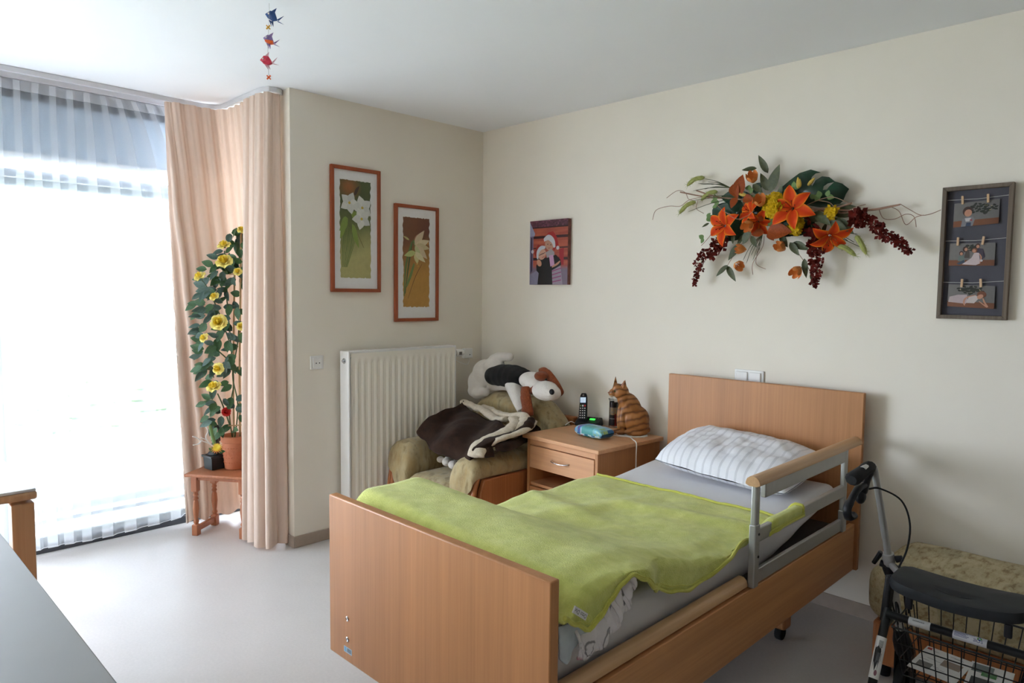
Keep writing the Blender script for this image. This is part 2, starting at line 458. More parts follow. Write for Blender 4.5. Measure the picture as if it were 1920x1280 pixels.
def thing(name, label, cat, loc, group=None, rotz=0):
    o = bpy.data.objects.new(name, None); COL.objects.link(o); o.location = loc; o.rotation_euler = (0, 0, rotz)
    o.empty_display_size = .05
    return tag(o, label, cat, group)
def struct(o): o['kind'] = 'structure'; return o
def cm(pts, n=8, closed=False):
    """Catmull-Rom through points"""
    pts = [V(p) for p in pts]; out = []; m = len(pts)
    for i in range(m if closed else m-1):
        if closed: a, b, c, d = pts[i-1], pts[i], pts[(i+1) % m], pts[(i+2) % m]
        else: a, b, c, d = pts[max(i-1, 0)], pts[i], pts[i+1], pts[min(i+2, m-1)]
        for k in range(n):
            t = k/n
            out.append(.5*((2*b)+(c-a)*t+(2*a-5*b+4*c-d)*t*t+(3*b-a-3*c+d)*t**3))
    if not closed: out.append(pts[-1])
    return out
def lerp(a, b, t): return a+(b-a)*t
def interp(x, tab):
    if x <= tab[0][0]: return tab[0][1]
    for (a, va), (b, vb) in zip(tab, tab[1:]):
        if x <= b: 
            t = (x-a)/(b-a); t = t*t*(3-2*t); return va+(vb-va)*t
    return tab[-1][1]
def sstep(a, b, x):
    t = max(0, min(1, (x-a)/(b-a))); return t*t*(3-2*t)
def nz(x, y=0, z=0): return noise.noise(V((x, y, z)))
_tc = {}
def text_pts(txt, size):
    """lettering as a flat mesh: (verts, faces), centred"""
    if (txt, size) in _tc: return _tc[(txt, size)]
    cu = bpy.data.curves.new('t', 'FONT'); cu.body = txt; cu.size = size; cu.align_x = 'CENTER'; cu.align_y = 'CENTER'; cu.resolution_u = 2
    o = bpy.data.objects.new('t', cu); COL.objects.link(o)
    dg = bpy.context.evaluated_depsgraph_get(); dg.update()
    me = bpy.data.meshes.new_from_object(o.evaluated_get(dg))
    r = ([v.co.copy() for v in me.vertices], [tuple(p.vertices) for p in me.polygons])
    bpy.data.objects.remove(o); bpy.data.curves.remove(cu); bpy.data.meshes.remove(me)
    _tc[(txt, size)] = r; return r
def ink_text(mb, txt, size, f, col):
    vs, fs = text_pts(txt, size)
    k = len(mb.f); mb.add([f(p.x, p.y) for p in vs], fs)
    for i in range(k, len(mb.f)): mb.col[i] = col
# ================================================================ THE SETTING
H = 2.6
XW = -0.88          # inner face of the big window
LA = -1.458         # where the picture wall ends
SLAT = .95
LB = -1.330         # return of the window bay, behind the drapes
def sbox(name, x0, x1, y0, y1, z0, z1, mat):
    return struct(part(name, MB().box(x0, x1, y0, y1, z0, z1), mat, smooth=False))
sbox('floor', -1.0, 5.7, -5.5, .1, -.1, 0, 'vinyl_floor')
sbox('ceiling', -1.0, 5.7, -5.5, .1, H, H+.12, 'ceiling_paint')
sbox('wall_back', -.12, 5.7, 0, .1, 0, H, 'wall_paint')
sbox('wall_left', -.12, 0, LA, 0, 0, H, 'wall_paint')
sbox('wall_right', 5.6, 5.7, -5.5, 0, 0, H, 'bounce_cut_paint')
sbox('wall_front', -1.0, 5.6, -5.5, -5.4, 0, H, 'wall_paint')
sbox('wall_window_end', -1.0, -.82, -5.4, -5.2, 0, H, 'wall_paint')
# baseboards
def bb(name, x0, x1, y0, y1):
    return struct(part(name, MB().box(x0, x1, y0, y1, 0, .067), 'baseboard_vinyl', bevel=.002))
bb('baseboard_back', 0.005, 5.6, -.008, 0)
bb('baseboard_left', 0, .008, LA, -.008)
bb('baseboard_return', -.1, .008, LA-.008, LA)
bb('baseboard_right', 5.592, 5.6, -5.4, -.01)
bb('baseboard_front', -.8, 5.59, -5.4, -5.392)

# ---- big window: dark frame, frosted top panel, panes
w1 = part('window_1', MB().box(-.95, XW, -5.2, LB, 0, .05), 'anthracite', bevel=.004); struct(w1)
part('frame_rail', MB().box(-.94, XW-.015, -5.2, LB, .05, .085), 'anthracite', w1, bevel=.004)
part('frame_rail', MB().box(-.95, XW, -5.2, LB, 2.49, H), 'anthracite', w1, bevel=.004)
part('frame_rail', MB().box(-.94, XW, -5.2, LB, 2.165, 2.205), 'white_pvc', w1, bevel=.003)
part('frame_rail', MB().box(-.94, XW+.002, -5.2, LB, 2.075, 2.115), 'transom_grey', w1, bevel=.003)
part('frame_rail', MB().box(-.94, XW+.002, -5.2, LB, 2.03, 2.068), 'transom_grey', w1, bevel=.003)
part('frame_post', MB().box(-.94, XW, -1.375, LB, .085, 2.49), 'anthracite', w1, bevel=.003)
part('frame_post', MB().box(-.94, XW, -2.70, -2.65, .085, 2.165), 'anthracite', w1, bevel=.003)
part('frame_post', MB().box(-.94, XW, -5.2, -5.15, .085, 2.49), 'anthracite', w1, bevel=.003)
for y0, y1 in ((-5.15, -2.70), (-2.65, -1.375)):
    part('pane', MB().box(-.914, -.908, y0, y1, .085, 2.165), 'window_glass', w1, smooth=False)
part('top_panel', MB().box(-.92, -.90, -5.15, -1.375, 2.205, 2.49), 'frost_panel', w1, smooth=False)
part('sill_plate', MB().box(-1.0, -.945, -5.2, LB, .0, .03), 'blind_white', w1, smooth=False)
# ---- narrow window in the return beside the drapes
w2 = part('window_2', MB().box(-.86, -.42, LB, LB+.06, 0, .05), 'anthracite', bevel=.003); struct(w2)
part('frame_rail', MB().box(-.86, -.42, LB, LB+.06, 2.5, H), 'anthracite', w2, bevel=.003)
part('frame_post', MB().box(-.878, -.82, LB+.001, LB+.06, .05, 2.5), 'anthracite', w2, bevel=.003)
part('frame_post', MB().box(-.46, -.42, LB, LB+.06, .05, 2.5), 'anthracite', w2, bevel=.003)
part('pane', MB().box(-.82, -.46, LB+.03, LB+.036, .05, 2.5), 'window_glass', w2, smooth=False)
sbox('wall_return', -.42, -.12, LB, LB+.1, 0, H, 'wall_paint')

# ---- outside: paving and a low hedge, seen only as a pale blur
struct(part('outdoor_ground', MB().box(-14, -1.0, -14, 8, -.16, -.06), 'outdoor_paving', smooth=False))
hm = MB()
for i in range(900):
    y = rnd.uniform(-7, 3); x = rnd.uniform(-5.2, -4.6); z = rnd.uniform(-.05, .55)
    hm.ball((x, y, z), (rnd.uniform(.05, .10),)*3, 5, 3)
hd = part('garden_hedge', hm, 'hedge_leaf'); hd['kind'] = 'stuff'
tag(hd, 'pale green clipped garden hedge beyond the big window', 'hedge')

# ---- exterior venetian blind, every slat its own piece
bl = thing('venetian_blind', 'white venetian blind with tilted slats outside the big window', 'blind', (-1.02, -2.05, .15))
part('head_rail', MB().box(-1.05, -.99, -2.64, -1.40, 2.08, 2.12), 'blind_white', bl, bevel=.003)
part('bottom_rail', MB().box(-1.045, -.995, -2.64, -1.40, .13, .155), 'blind_white', bl, bevel=.004)
sm = MB(); cz = [(-.036, -.010), (-.018, -.002), (0, .002), (.018, -.001), (.036, -.008)]
ca, sa = math.cos(SLAT), math.sin(SLAT)
prof = [(a*ca - b*sa, a*sa + b*ca) for a, b in cz]
sm.grid(lambda u, v: (prof[round(v*4)][0], lerp(-.59, .65, u), prof[round(v*4)][1]), 1, 4)
slat_me = mesh_of(sm, 'slat', 'blind_white')
for k in range(27):
    o = link('slat', slat_me, bl); o.location = (0, 0, .055 + k*.0695)
for yy in (-2.5, -2.05, -1.6):
    part('ladder_cord', MB().tube([(-1.02, yy, .15), (-1.02, yy, 2.09)], .0025, 6), 'blind_white', bl)

# ================================================================ CURTAINS
rail_pts = [(-.70, -5.15, 2.585), (-.70, -1.66, 2.585), (-.695, -1.62, 2.585), (-.68, -1.585, 2.585), (-.65, -1.565, 2.585), (-.61, -1.56, 2.585),
            (-.16, -1.565, 2.585), (-.10, -1.56, 2.585), (-.065, -1.54, 2.585), (-.055, -1.51, 2.585), (-.07, -1.48, 2.585), (-.085, -1.464, 2.585)]
rm = thing('curtain_rail', 'white curved double curtain rail fixed to the ceiling', 'curtain rail', (-.70, -2.8, 2.57))
pr = []
def ribbon(mb, pts, wd, z0, z1):
    pts = [V(p) for p in pts]; rings = []
    for i, p in enumerate(pts):
        t = (pts[min(i+1, len(pts)-1)]-pts[max(0, i-1)]).normalized(); n = V((-t.y, t.x, 0)).normalized()
        rings.append([V((p.x, p.y, z0))-n*wd, V((p.x, p.y, z0))+n*wd, V((p.x, p.y, z1))+n*wd, V((p.x, p.y, z1))-n*wd])
    mb.rings(rings); return mb
part('track', ribbon(MB(), rail_pts, .011, 2.572, 2.599), 'rail_white', rm, bevel=.002)
part('track', MB().box(-.838, -.813, -5.15, -1.62, 2.572, 2.599), 'rail_white', rm, bevel=.002)

# ---- sheer: z-folded pleats under a stitched heading band
NP = 20
def sheer_profile():
    ys = []
    for k in range(NP):
        yc = -1.842 - (NP-1-k)*.0805
        ys += [(yc-.0135, 0, k), (yc+.0145, .001, k), (yc+.0165, .004, k), (yc-.0130, .006, k), (yc-.0150, .009, k), (yc+.0150, .0115, k), (yc+.019, .006, k), (yc+.04, .0, k), (yc+.058, .0, k)]
    return ys
SP = sheer_profile()
def sheer_surface(z_top, hem, nv):
    m = MB(); n = len(SP)
    def f(u, v):
        y0, xo, k = SP[min(n-1, round(u*(n-1)))]
        ztop = z_top; zb = hem(y0)
        z = lerp(ztop, zb, v); d = 2.56-z
        yc = -1.842-(NP-1-k)*.0805
        w_ = 1 + .5*sstep(0, 1.2, d)                        # folds open towards the hem
        y = yc + (y0-yc)*(w_ if abs(y0-yc) < .0195 else 1) + .012*nz(k*1.7, d*.7)*sstep(0, .6, d)
        g = sstep(-2.38, -1.85, y0)
        y += g*.22*(1-math.exp(-d/.45)) + .02*nz(y0*4, d*1.3)*sstep(.1, 1, d)
        x = -.828 + xo*(1+.8*sstep(0, 1, d)) + .010*nz(y0*3.1, d*.5, 3)*sstep(0, 1.4, d)
        return V((x, min(y, -1.70+.004*nz(z*5)), z))
    return m.grid(f, n-1, nv)
hem = lambda y: .048 + .016*nz(y*3.3, 8) + .09*sstep(-2.05, -1.79, y)
sh = thing('sheer_curtain', 'sheer white pleated curtain in front of the bright window', 'curtain', (-.81, -2.6, .02))
part('veil', sheer_surface(2.565, hem, 44), 'sheer', sh)
part('heading_band', sheer_surface(2.566, lambda y: 2.515, 2).xf(Matrix.Translation((.0015, 0, 0))), 'sheer_band', sh)
hp = []
ed = MB()
for i in range(60):
    pass
hemline = [V(p) for p in []]
def hem_tube():
    m = MB(); s_ = sheer_surface(2.565, hem, 44); nv = 44; n = len(SP)
    pts = [s_.v[i*(nv+1)+nv] for i in range(n)]
    return m.tube(pts, .0022, 4)
part('hem', hem_tube(), 'sheer_band', sh)
part('heading_tape', MB().box(-.8285, -.8265, -3.34, -1.80, 2.553, 2.572), 'sheer_band', sh, smooth=False)

# ---- beige drapes
def path_len(pts): return sum((b-a).length for a, b in zip(pts, pts[1:]))
def drape(name, label, plan, folds, nu, nv, z0, z1f, seed, amp0, amp1):
    """plan(t) -> polyline of Vector((x,y)) at height fraction t (0 top .. 1 floor)"""
    cache = {}
    def row(v):
        if v in cache: return cache[v]
        p = plan(v); L = [0]
        for a, b in zip(p, p[1:]): L.append(L[-1]+(b-a).length)
        cache[v] = (p, L); return cache[v]
    def f(u, v):
        p, L = row(v); s = u*L[-1]; i = 0
        while i < len(p)-2 and L[i+1] < s: i += 1
        t = (s-L[i])/max(1e-6, L[i+1]-L[i]); q = p[i].lerp(p[i+1], max(0, min(1, t)))
        a = p[max(i-1, 0)]; b = p[min(i+2, len(p)-1)]; tg = (b-a)
        tg.normalize(); n = V((-tg.y, tg.x))
        ph = folds*u + .30*nz(u*6, seed, v*.5) + .35*nz(u*3.2, seed+4, v*.9)*v
        am = lerp(amp0, amp1, min(1, v*1.6))*(1+.5*nz(u*7, seed+9))
        wv = math.sin(2*PI*ph); wv = wv*(1-.25*wv*wv)
        sharp = math.sin(6*PI*ph+seed)*.22*(1-min(1, v*3))
        q = q + n*(am*(wv+sharp)) + tg*(am*.12*math.cos(2*PI*ph))
        return V((q.x, q.y, lerp(z0, z1f(u), v)))
    m = MB().grid(f, nu, nv)
    return m
def planA(v):
    z = lerp(2.56, .05, v)
    ey = interp(z, [(0, -1.685), (.5, -1.69), (1.0, -1.735), (1.55, -1.785), (2.0, -1.825), (2.6, -1.855)])
    pts = [V((-.768, -1.68)), V((-.772, -1.75)), V((-.765, lerp(-1.84, -1.785, v))), V((-.745, lerp(-1.86, -1.78, min(1, v*1.2))*.35 + ey*.65)), V((lerp(-.672, -.742, v), ey)),
           V((lerp(-.662, -.750, v), lerp(ey, -1.6, .5))), V((lerp(-.655, -.762, v), lerp(-1.612, -1.54, v))), V((lerp(-.63, -.73, v), lerp(-1.575, -1.43, v))), V((lerp(-.58, -.62, v), lerp(-1.557, -1.38, v))), V((-.48, lerp(-1.552, -1.366, v))), V((-.36, lerp(-1.555, -1.385, v)))]
    return cm(pts, 5)
da = thing('window_drape', 'beige drape gathered round the corner of the rail behind the rose', 'curtain', (-.65, -1.62, .04))
part('cloth', drape('a', '', planA, 10, 220, 44, 2.568, lambda u: .045+.012*math.sin(u*40), 1.0, .012, .020), 'drape_beige', da)
def planC(v):
    k = lerp(0, 1, v)
    pts = [V((-.335, -1.545)), V((-.30, lerp(-1.57, -1.60, k))), V((-.20, lerp(-1.575, -1.615, k))), V((-.11, lerp(-1.572, -1.612, k))), V((-.06, lerp(-1.555, -1.585, k))), V((-.045, -1.53)), V((-.065, -1.495)), V((-.085, -1.478))]
    return cm(pts, 5)
dc = thing('window_drape', 'beige drape hanging in deep folds beside the picture wall', 'curtain', (-.2, -1.58, .02))
part('cloth', drape('c', '', planC, 5, 150, 44, 2.568, lambda u: .022+.008*math.sin(u*17), 5.0, .014, .036), 'drape_beige', dc)

# ================================================================ WALL THINGS
def on_left(x):      # picture wall: a = along +y, b = up
    return lambda a, b, h=0: V((x+h, a, b))
def on_back(y):      # bed wall: a = along +x
    return lambda a, b, h=0: V((a, y-h, b))
def blob(cx, cy, rx, ry, ang=0, n=14, wob=.0, seed=0):
    out = []
    for i in range(n):
        t = 2*PI*i/n; k = 1+wob*nz(math.cos(t)*2+seed, math.sin(t)*2, seed)
        x, y = rx*k*math.cos(t), ry*k*math.sin(t)
        out.append((cx+x*math.cos(ang)-y*math.sin(ang), cy+x*math.sin(ang)+y*math.cos(ang)))
    return out
def petal2(cx, cy, L, W, ang, n=7):
    pts = []
    for i in range(n): t = i/(n-1); pts.append((t*L, W*math.sin(PI*t**.75)))
    for i in range(n-2, 0, -1): t = i/(n-1); pts.append((t*L, -W*math.sin(PI*t**.75)))
    return [(cx+x*math.cos(ang)-y*math.sin(ang), cy+x*math.sin(ang)+y*math.cos(ang)) for x, y in pts]
def stroke(pts, w0):
    pts = cm([V((p[0], p[1], 0)) for p in pts], 6); L = []; R = []
    for i, p in enumerate(pts):
        t = (pts[min(i+1, len(pts)-1)]-pts[max(i-1, 0)]).normalized(); n = V((-t.y, t.x, 0))*w0*(.4+.6*math.sin(PI*(i+1)/(len(pts)+1)))
        L.append((p.x+n.x, p.y+n.y)); R.append((p.x-n.x, p.y-n.y))
    return L+R[::-1]
class Art:
    """flat print in unit coordinates (u right, v down), on a real sheet"""
    def __init__(s, f, a0, a1, b0, b1, h): s.mb = MB(); s.f = f; s.r = (a0, a1, b0, b1); s.h = h; s.k = 0
    def P(s, u, v): a0, a1, b0, b1 = s.r; return s.f(lerp(a0, a1, u), lerp(b1, b0, v), s.h + s.k*2.5e-5)
    def poly(s, pts, col): s.k += 1; s.mb.ink([s.P(*p) for p in pts], col); return s
    def wash(s, u0, u1, v0, v1, nu, nv, fn, rag=0):
        s.k += 1
        def jit(u, v):
            if rag:
                if u in (u0, u1): u += rag*nz(v*30, u*9)*1.6
                if v in (v0, v1): v += rag*.45*nz(u*30, v*9)*1.6
            return s.P(u, v)
        for i in range(nu):
            for j in range(nv):
                ua, ub = lerp(u0, u1, i/nu), lerp(u0, u1, (i+1)/nu); va, vb = lerp(v0, v1, j/nv), lerp(v0, v1, (j+1)/nv)
                if i == nu-1: ub = u1
                if j == nv-1: vb = v1
                s.mb.ink([jit(ua, va), jit(ua, vb), jit(ub, vb), jit(ub, va)], fn((ua+ub)/2, (va+vb)/2))
        return s
def mixc(a, b, t): t = max(0, min(1, t)); return tuple(lerp(x, y, t) for x, y in zip(a, b))
def frame4(mb, f, a0, a1, b0, b1, wd, h0, h1):
    for q in ([(a0, b0), (a1, b0), (a1-wd, b0+wd), (a0+wd, b0+wd)], [(a1, b0), (a1, b1), (a1-wd, b1-wd), (a1-wd, b0+wd)],
              [(a1, b1), (a0, b1), (a0+wd, b1-wd), (a1-wd, b1-wd)], [(a0, b1), (a0, b0), (a0+wd, b0+wd), (a0+wd, b1-wd)]):
        mb.prism(q, f, h0, h1)
    return mb

def picture(label, a0, a1, b0, b1, painter):
    f = on_left(0.0)
    t = thing('framed_picture', label, 'picture', (0.004, (a0+a1)/2, b0), 'botanical pictures')
    part('frame', frame4(MB(), f, a0, a1, b0, b1, .021, .002, .024), 'frame_red', t, bevel=.0025)
    part('mount', MB().prism([(a0+.02, b0+.02), (a1-.02, b0+.02), (a1-.02, b1-.02), (a0+.02, b1-.02)], f, .004, .012), 'paper_white', t, smooth=False)
    A = Art(f, a0, a1, b0, b1, .0125); painter(A)
    part('print', A.mb, 'print', t, smooth=False)
    return t
def paint_white(A):
    g1, g2, br, ol = lin(112, 118, 66), lin(176, 170, 112), lin(160, 96, 52), lin(78, 86, 50)
    def bgf(u, v):
        c = mixc(ol, g1, (v-.3)/.25); c = mixc(c, g2, (v-.48)/.22 + (u-.55)*.9)
        c = mixc(c, br, max(0, 1-math.hypot((u-.36)/.26, (v-.16)/.11)))
        return mixc(c, (0, 0, 0), .10*abs(nz(u*9, v*14)))
    A.wash(.185, .80, .105, .885, 22, 60, bgf, .012)
    for k in range(9):
        x = .24+.028*k
        A.poly(stroke([(.30+.02*k, .46+.01*k), (x, .60), (.22+.012*k, .80)], .006), mixc(lin(82, 108, 48), lin(120, 130, 70), (k % 3)/3))
    A.poly(stroke([(.50, .50), (.58, .57), (.66, .64)], .006), lin(120, 112, 64))
    for cx, cy, L, W, a in ((.34, .41, .20, .05, 2.6), (.40, .375, .22, .035, .1), (.42, .45, .24, .045, .95), (.28, .44, .17, .04, 2.2)):
        A.poly(petal2(cx, cy, L, W, a), lin(126, 146, 66))
    A.poly(petal2(.46, .22, .14, .022, -.6), lin(70, 52, 44))
    wht, sh_ = lin(214, 214, 206), lin(186, 188, 184)
    for cx, cy, r in ((.37, .285, .20), (.63, .315, .22), (.615, .405, .20)):
        for i in range(5):
            a = i*2*PI/5+cx*7
            A.poly([(x, cy+(y-cy)*.46) for x, y in petal2(cx, cy, r, r*.38, a)], mixc(wht, sh_, (i % 3)/3))
        A.poly([(x, cy+(y-cy)*.46) for x, y in blob(cx, cy, .025, .025)], lin(196, 170, 70))
def paint_lily(A):
    t1, t2, t3 = lin(118, 72, 46), lin(150, 106, 62), lin(186, 138, 66)
    def bgf(u, v):
        c = mixc(t1, t3, (v-.25)/.35+(u-.6)*.5); c = mixc(c, lin(104, 58, 44), max(0, 1-math.hypot((u-.75)/.3, (v-.2)/.15)))
        return mixc(c, (0, 0, 0), .12*abs(nz(u*8, v*10, 4)))
    A.wash(.19, .79, .105, .875, 22, 60, bgf, .014)
    gr = lin(96, 116, 62)
    A.poly(stroke([(.395, .31), (.31, .42), (.245, .55), (.215, .78)], .02), gr)
    A.poly(stroke([(.40, .31), (.34, .45), (.29, .58), (.235, .76)], .014), lin(70, 92, 52))
    A.poly(stroke([(.44, .50), (.36, .60), (.26, .70)], .022), lin(104, 128, 70))
    A.poly(stroke([(.62, .50), (.46, .62), (.30, .80)], .005), lin(112, 74, 40))
    A.poly(stroke([(.41, .30), (.50, .36), (.58, .40)], .02), gr)
    pk = lin(206, 184, 152)
    for cx, cy, L, W, a, c in ((.46, .32, .22, .06, -1.0, lin(170, 116, 92)), (.45, .34, .36, .07, -.9, pk), (.46, .35, .36, .07, -.35, lin(214, 196, 160)), (.47, .34, .34, .06, .15, lin(196, 178, 138)),
                               (.48, .34, .36, .07, .75, pk), (.46, .34, .30, .05, 1.1, lin(188, 190, 140)), (.47, .40, .27, .055, 2.85, lin(182, 190, 120)), (.47, .405, .22, .055, 1.35, lin(206, 196, 140)), (.46, .40, .30, .055, .65, lin(216, 206, 164)),
                               (.33, .30, .16, .02, 3.6, lin(190, 180, 120))):
        A.poly([(x, cy+(y-cy)*.47) for x, y in petal2(cx, cy, L, W, a)], c)
    for x, y in ((.76, .315), (.75, .325), (.50, .505), (.53, .52), (.52, .495)):
        A.poly([(p, y+(q-y)*.47) for p, q in blob(x, y, .012, .012)], lin(206, 150, 60))
picture('tall botanical print of white blossoms in red-brown frame', -1.215, -.872, 1.477, 2.217, paint_white)
picture('tall botanical print of cream lilies on ochre in red-brown frame', -.764, -.413, 1.292, 2.036, paint_lily)

# ---- canvas photo of two children in red winter hats
ct = thing('canvas_photo', 'small canvas photo of two children in red pointed hats', 'photo', (.655, -.003, 1.537), None)
part('stretched_canvas', MB().box(.493, .818, -.032, -.002, 1.537, 1.948), 'canvas_side', ct, bevel=.002)
A = Art(on_back(-.0325), .493, .818, 1.537, 1.948, .0)
rd, rd2, dk = lin(150, 66, 52), lin(178, 92, 66), lin(74, 40, 50)
def cbg(u, v):
    if v < .10: return mixc(dk, lin(150, 90, 110), abs(nz(u*30, v*40)))
    c = mixc(rd, rd2, .5+.9*nz(u*3, v*22)); 
    for ln in (.10, .26, .43, .60):
        if abs(v-ln) < .012: c = lin(58, 28, 30)
    if v > .70: c = mixc(c, lin(120, 104, 122), (v-.70)/.06)
    return c
A.wash(0, 1, 0, 1, 26, 50, cbg)
A.poly([(0, .02), (.14, .20), (.12, .24), (0, .25)], lin(150, 150, 176)); A.poly([(.0, .24), (.10, .24), (.09, .80), (.0, .80)], lin(112, 100, 130))
A.poly([(.03, .26), (.06, .26), (.07, .78), (.03, .82)], lin(54, 40, 60)); A.poly([(0, .84), (.25, .76), (.25, 1), (0, 1)], lin(132, 128, 150))
A.poly([(.78, .46), (.90, .44), (.90, .70), (.80, .70)], lin(156, 28, 40))
A.poly([(.12, .50), (.22, .37), (.36, .40), (.30, .50), (.16, .57)], lin(136, 36, 30)); A.poly(blob(.075, .48, .035, .03), lin(190, 186, 196))
A.poly([(.40, .27), (.50, .19), (.62, .18), (.72, .27), (.78, .44), (.70, .42), (.66, .48)], lin(158, 30, 32))
A.poly(blob(.52, .385, .115, .085, .3), lin(178, 132, 110)); A.poly(stroke([(.38, .31), (.50, .27), (.62, .33), (.66, .43)], .045), lin(188, 188, 194)); A.poly(blob(.745, .435, .04, .03), lin(186, 182, 188))
A.poly([(.43, .50), (.58, .45), (.66, .50), (.66, .62), (.50, .66)], lin(150, 144, 146)); A.poly([(.58, .78), (.82, .70), (.88, 1), (.60, 1)], lin(150, 136, 150))
for k in range(4): A.poly([(.58, .79+.055*k), (.84, .74+.06*k), (.84, .755+.06*k), (.58, .805+.055*k)], lin(146, 60, 110))
A.poly([(.18, .70), (.28, .61), (.50, .58), (.70, .54), (.82, .62), (.84, .70), (.60, .78), (.62, 1), (.22, 1), (.25, .82), (.19, .78)], lin(24, 22, 24))
A.poly(blob(.335, .525, .105, .085, -.35), lin(196, 150, 128)); A.poly(stroke([(.22, .60), (.22, .50), (.30, .43), (.42, .42)], .035), lin(184, 190, 198))
A.poly(stroke([(.25, .545), (.32, .525), (.42, .50)], .006), lin(40, 34, 40)); A.poly(stroke([(.33, .575), (.37, .57), (.41, .55)], .005), lin(150, 60, 60))
A.poly([(.52, .55), (.63, .54), (.67, .70), (.56, .72)], lin(186, 140, 176)); A.poly(blob(.26, .66, .07, .05, .5), lin(190, 138, 110)); A.poly(stroke([(.60, .73), (.74, .68), (.81, .64)], .018), lin(180, 130, 104))
A.poly(blob(.485, .375, .012, .008), lin(30, 24, 24)); A.poly(blob(.565, .385, .012, .008), lin(30, 24, 24)); A.poly(stroke([(.49, .43), (.52, .435), (.55, .43)], .005), lin(150, 70, 66))
part('photo_print', A.mb, 'gloss_print', ct, smooth=False)

# ---- peg-board photo frame
pf = thing('photo_frame', 'grey weathered wood frame with three photos pegged on strings', 'photo frame', (2.976, -.002, 1.393))
fa0, fa1, fb0, fb1 = 2.853, 3.099, 1.393, 1.936
fB = on_back(0.0)
part('frame', frame4(MB(), fB, fa0, fa1, fb0, fb1, .016, .001, .032), 'frame_grey', pf, bevel=.0015)
part('backing', MB().prism([(fa0+.014, fb0+.014), (fa1-.014, fb0+.014), (fa1-.014, fb1-.014), (fa0+.014, fb1-.014)], fB, .002, .008), 'slate_board', pf, smooth=False)
def snap(kind):
    def paint(A):
        wl, fl, grn = lin(112, 108, 106), lin(118, 66, 36), lin(26, 34, 22)
        hz = .72 if kind != 2 else .78
        def bgf(u, v): return mixc(wl, lin(86, 84, 84), u*.6) if v < hz else mixc(fl, lin(84, 44, 26), (u-.3)*.7)
        A.wash(0, 1, 0, 1, 14, 12, bgf)
        cx, cy, rr = ((.62, .32, .36), (.50, .22, .16), (.48, .22, .30))[kind]
        for i in range(46):
            a = rnd.uniform(0, 2*PI); r = rr*rnd.uniform(.2, 1.0)
            A.poly(petal2(cx+r*math.cos(a)*.9, cy+r*math.sin(a)*.55, .10, .035, rnd.uniform(0, 6)), mixc(grn, lin(20, 22, 16), rnd.random()))
        for i in range(8): 
            a = rnd.uniform(0, 6.28); A.poly(blob(cx+rr*.7*math.cos(a), cy+rr*.35*math.sin(a), .010, .014, 0, 6), lin(190, 170, 120))
        sk, hr = lin(186, 132, 106), lin(58, 32, 24)
        if kind == 0:
            A.poly([(.18, 1), (.20, .70), (.30, .60), (.44, .62), (.48, .75), (.44, 1)], lin(120, 118, 122)); A.poly([(.26, .66), (.40, .66), (.36, .80), (.28, .80)], lin(190, 186, 186))
            A.poly(blob(.31, .38, .11, .20, 0), hr); A.poly(blob(.325, .45, .085, .15), sk); A.poly([(.28, 1), (.30, .85), (.40, .85), (.40, 1)], lin(52, 66, 92)); A.poly([(.36, .74), (.42, .72), (.42, .80)], lin(150, 40, 50))
        elif kind == 1:
            A.poly([(.33, .66), (.38, .30), (.44, .30), (.46, .66)], lin(70, 58, 54)); A.poly(blob(.36, .27, .06, .13), hr); A.poly(blob(.37, .28, .035, .075), sk)
            A.poly([(.58, .66), (.60, .22), (.74, .26), (.80, .60), (.74, .74)], lin(58, 50, 66)); A.poly(blob(.625, .13, .05, .11), hr); A.poly(blob(.625, .16, .035, .075), sk)
            A.poly([(.20, .80), (.22, .56), (.34, .56), (.36, .82)], lin(96, 108, 104)); A.poly([(.18, .90), (.34, .74), (.36, .86), (.24, .96)], lin(44, 60, 84)); A.poly(blob(.27, .45, .045, .10), hr); A.poly(blob(.275, .47, .033, .07), sk)
            A.poly([(.30, .94), (.50, .66), (.56, .42), (.66, .44), (.70, .90), (.60, .98)], lin(190, 172, 172)); A.poly(blob(.56, .33, .06, .11), lin(120, 70, 44)); A.poly(blob(.55, .35, .04, .075), sk)
            A.poly(stroke([(.67, .48), (.71, .64), (.69, .90)], .014), sk); A.poly(blob(.72, .78, .03, .05), lin(190, 186, 186))
        else:
            A.poly([(.02, .80), (.04, .56), (.22, .46), (.42, .44), (.44, .72), (.40, .84)], lin(178, 160, 162)); A.poly([(.40, .80), (.46, .54), (.60, .44), (.68, .56), (.58, .80)], lin(190, 178, 176))
            A.poly(stroke([(.60, .44), (.42, .56), (.36, .74), (.38, .92)], .022), sk); A.poly(stroke([(.68, .70), (.86, .94), (.80, .74), (.76, .56)], .022), sk)
            A.poly(blob(.73, .40, .10, .15), lin(112, 62, 38)); A.poly(blob(.70, .50, .06, .11, .3), sk)
    return paint
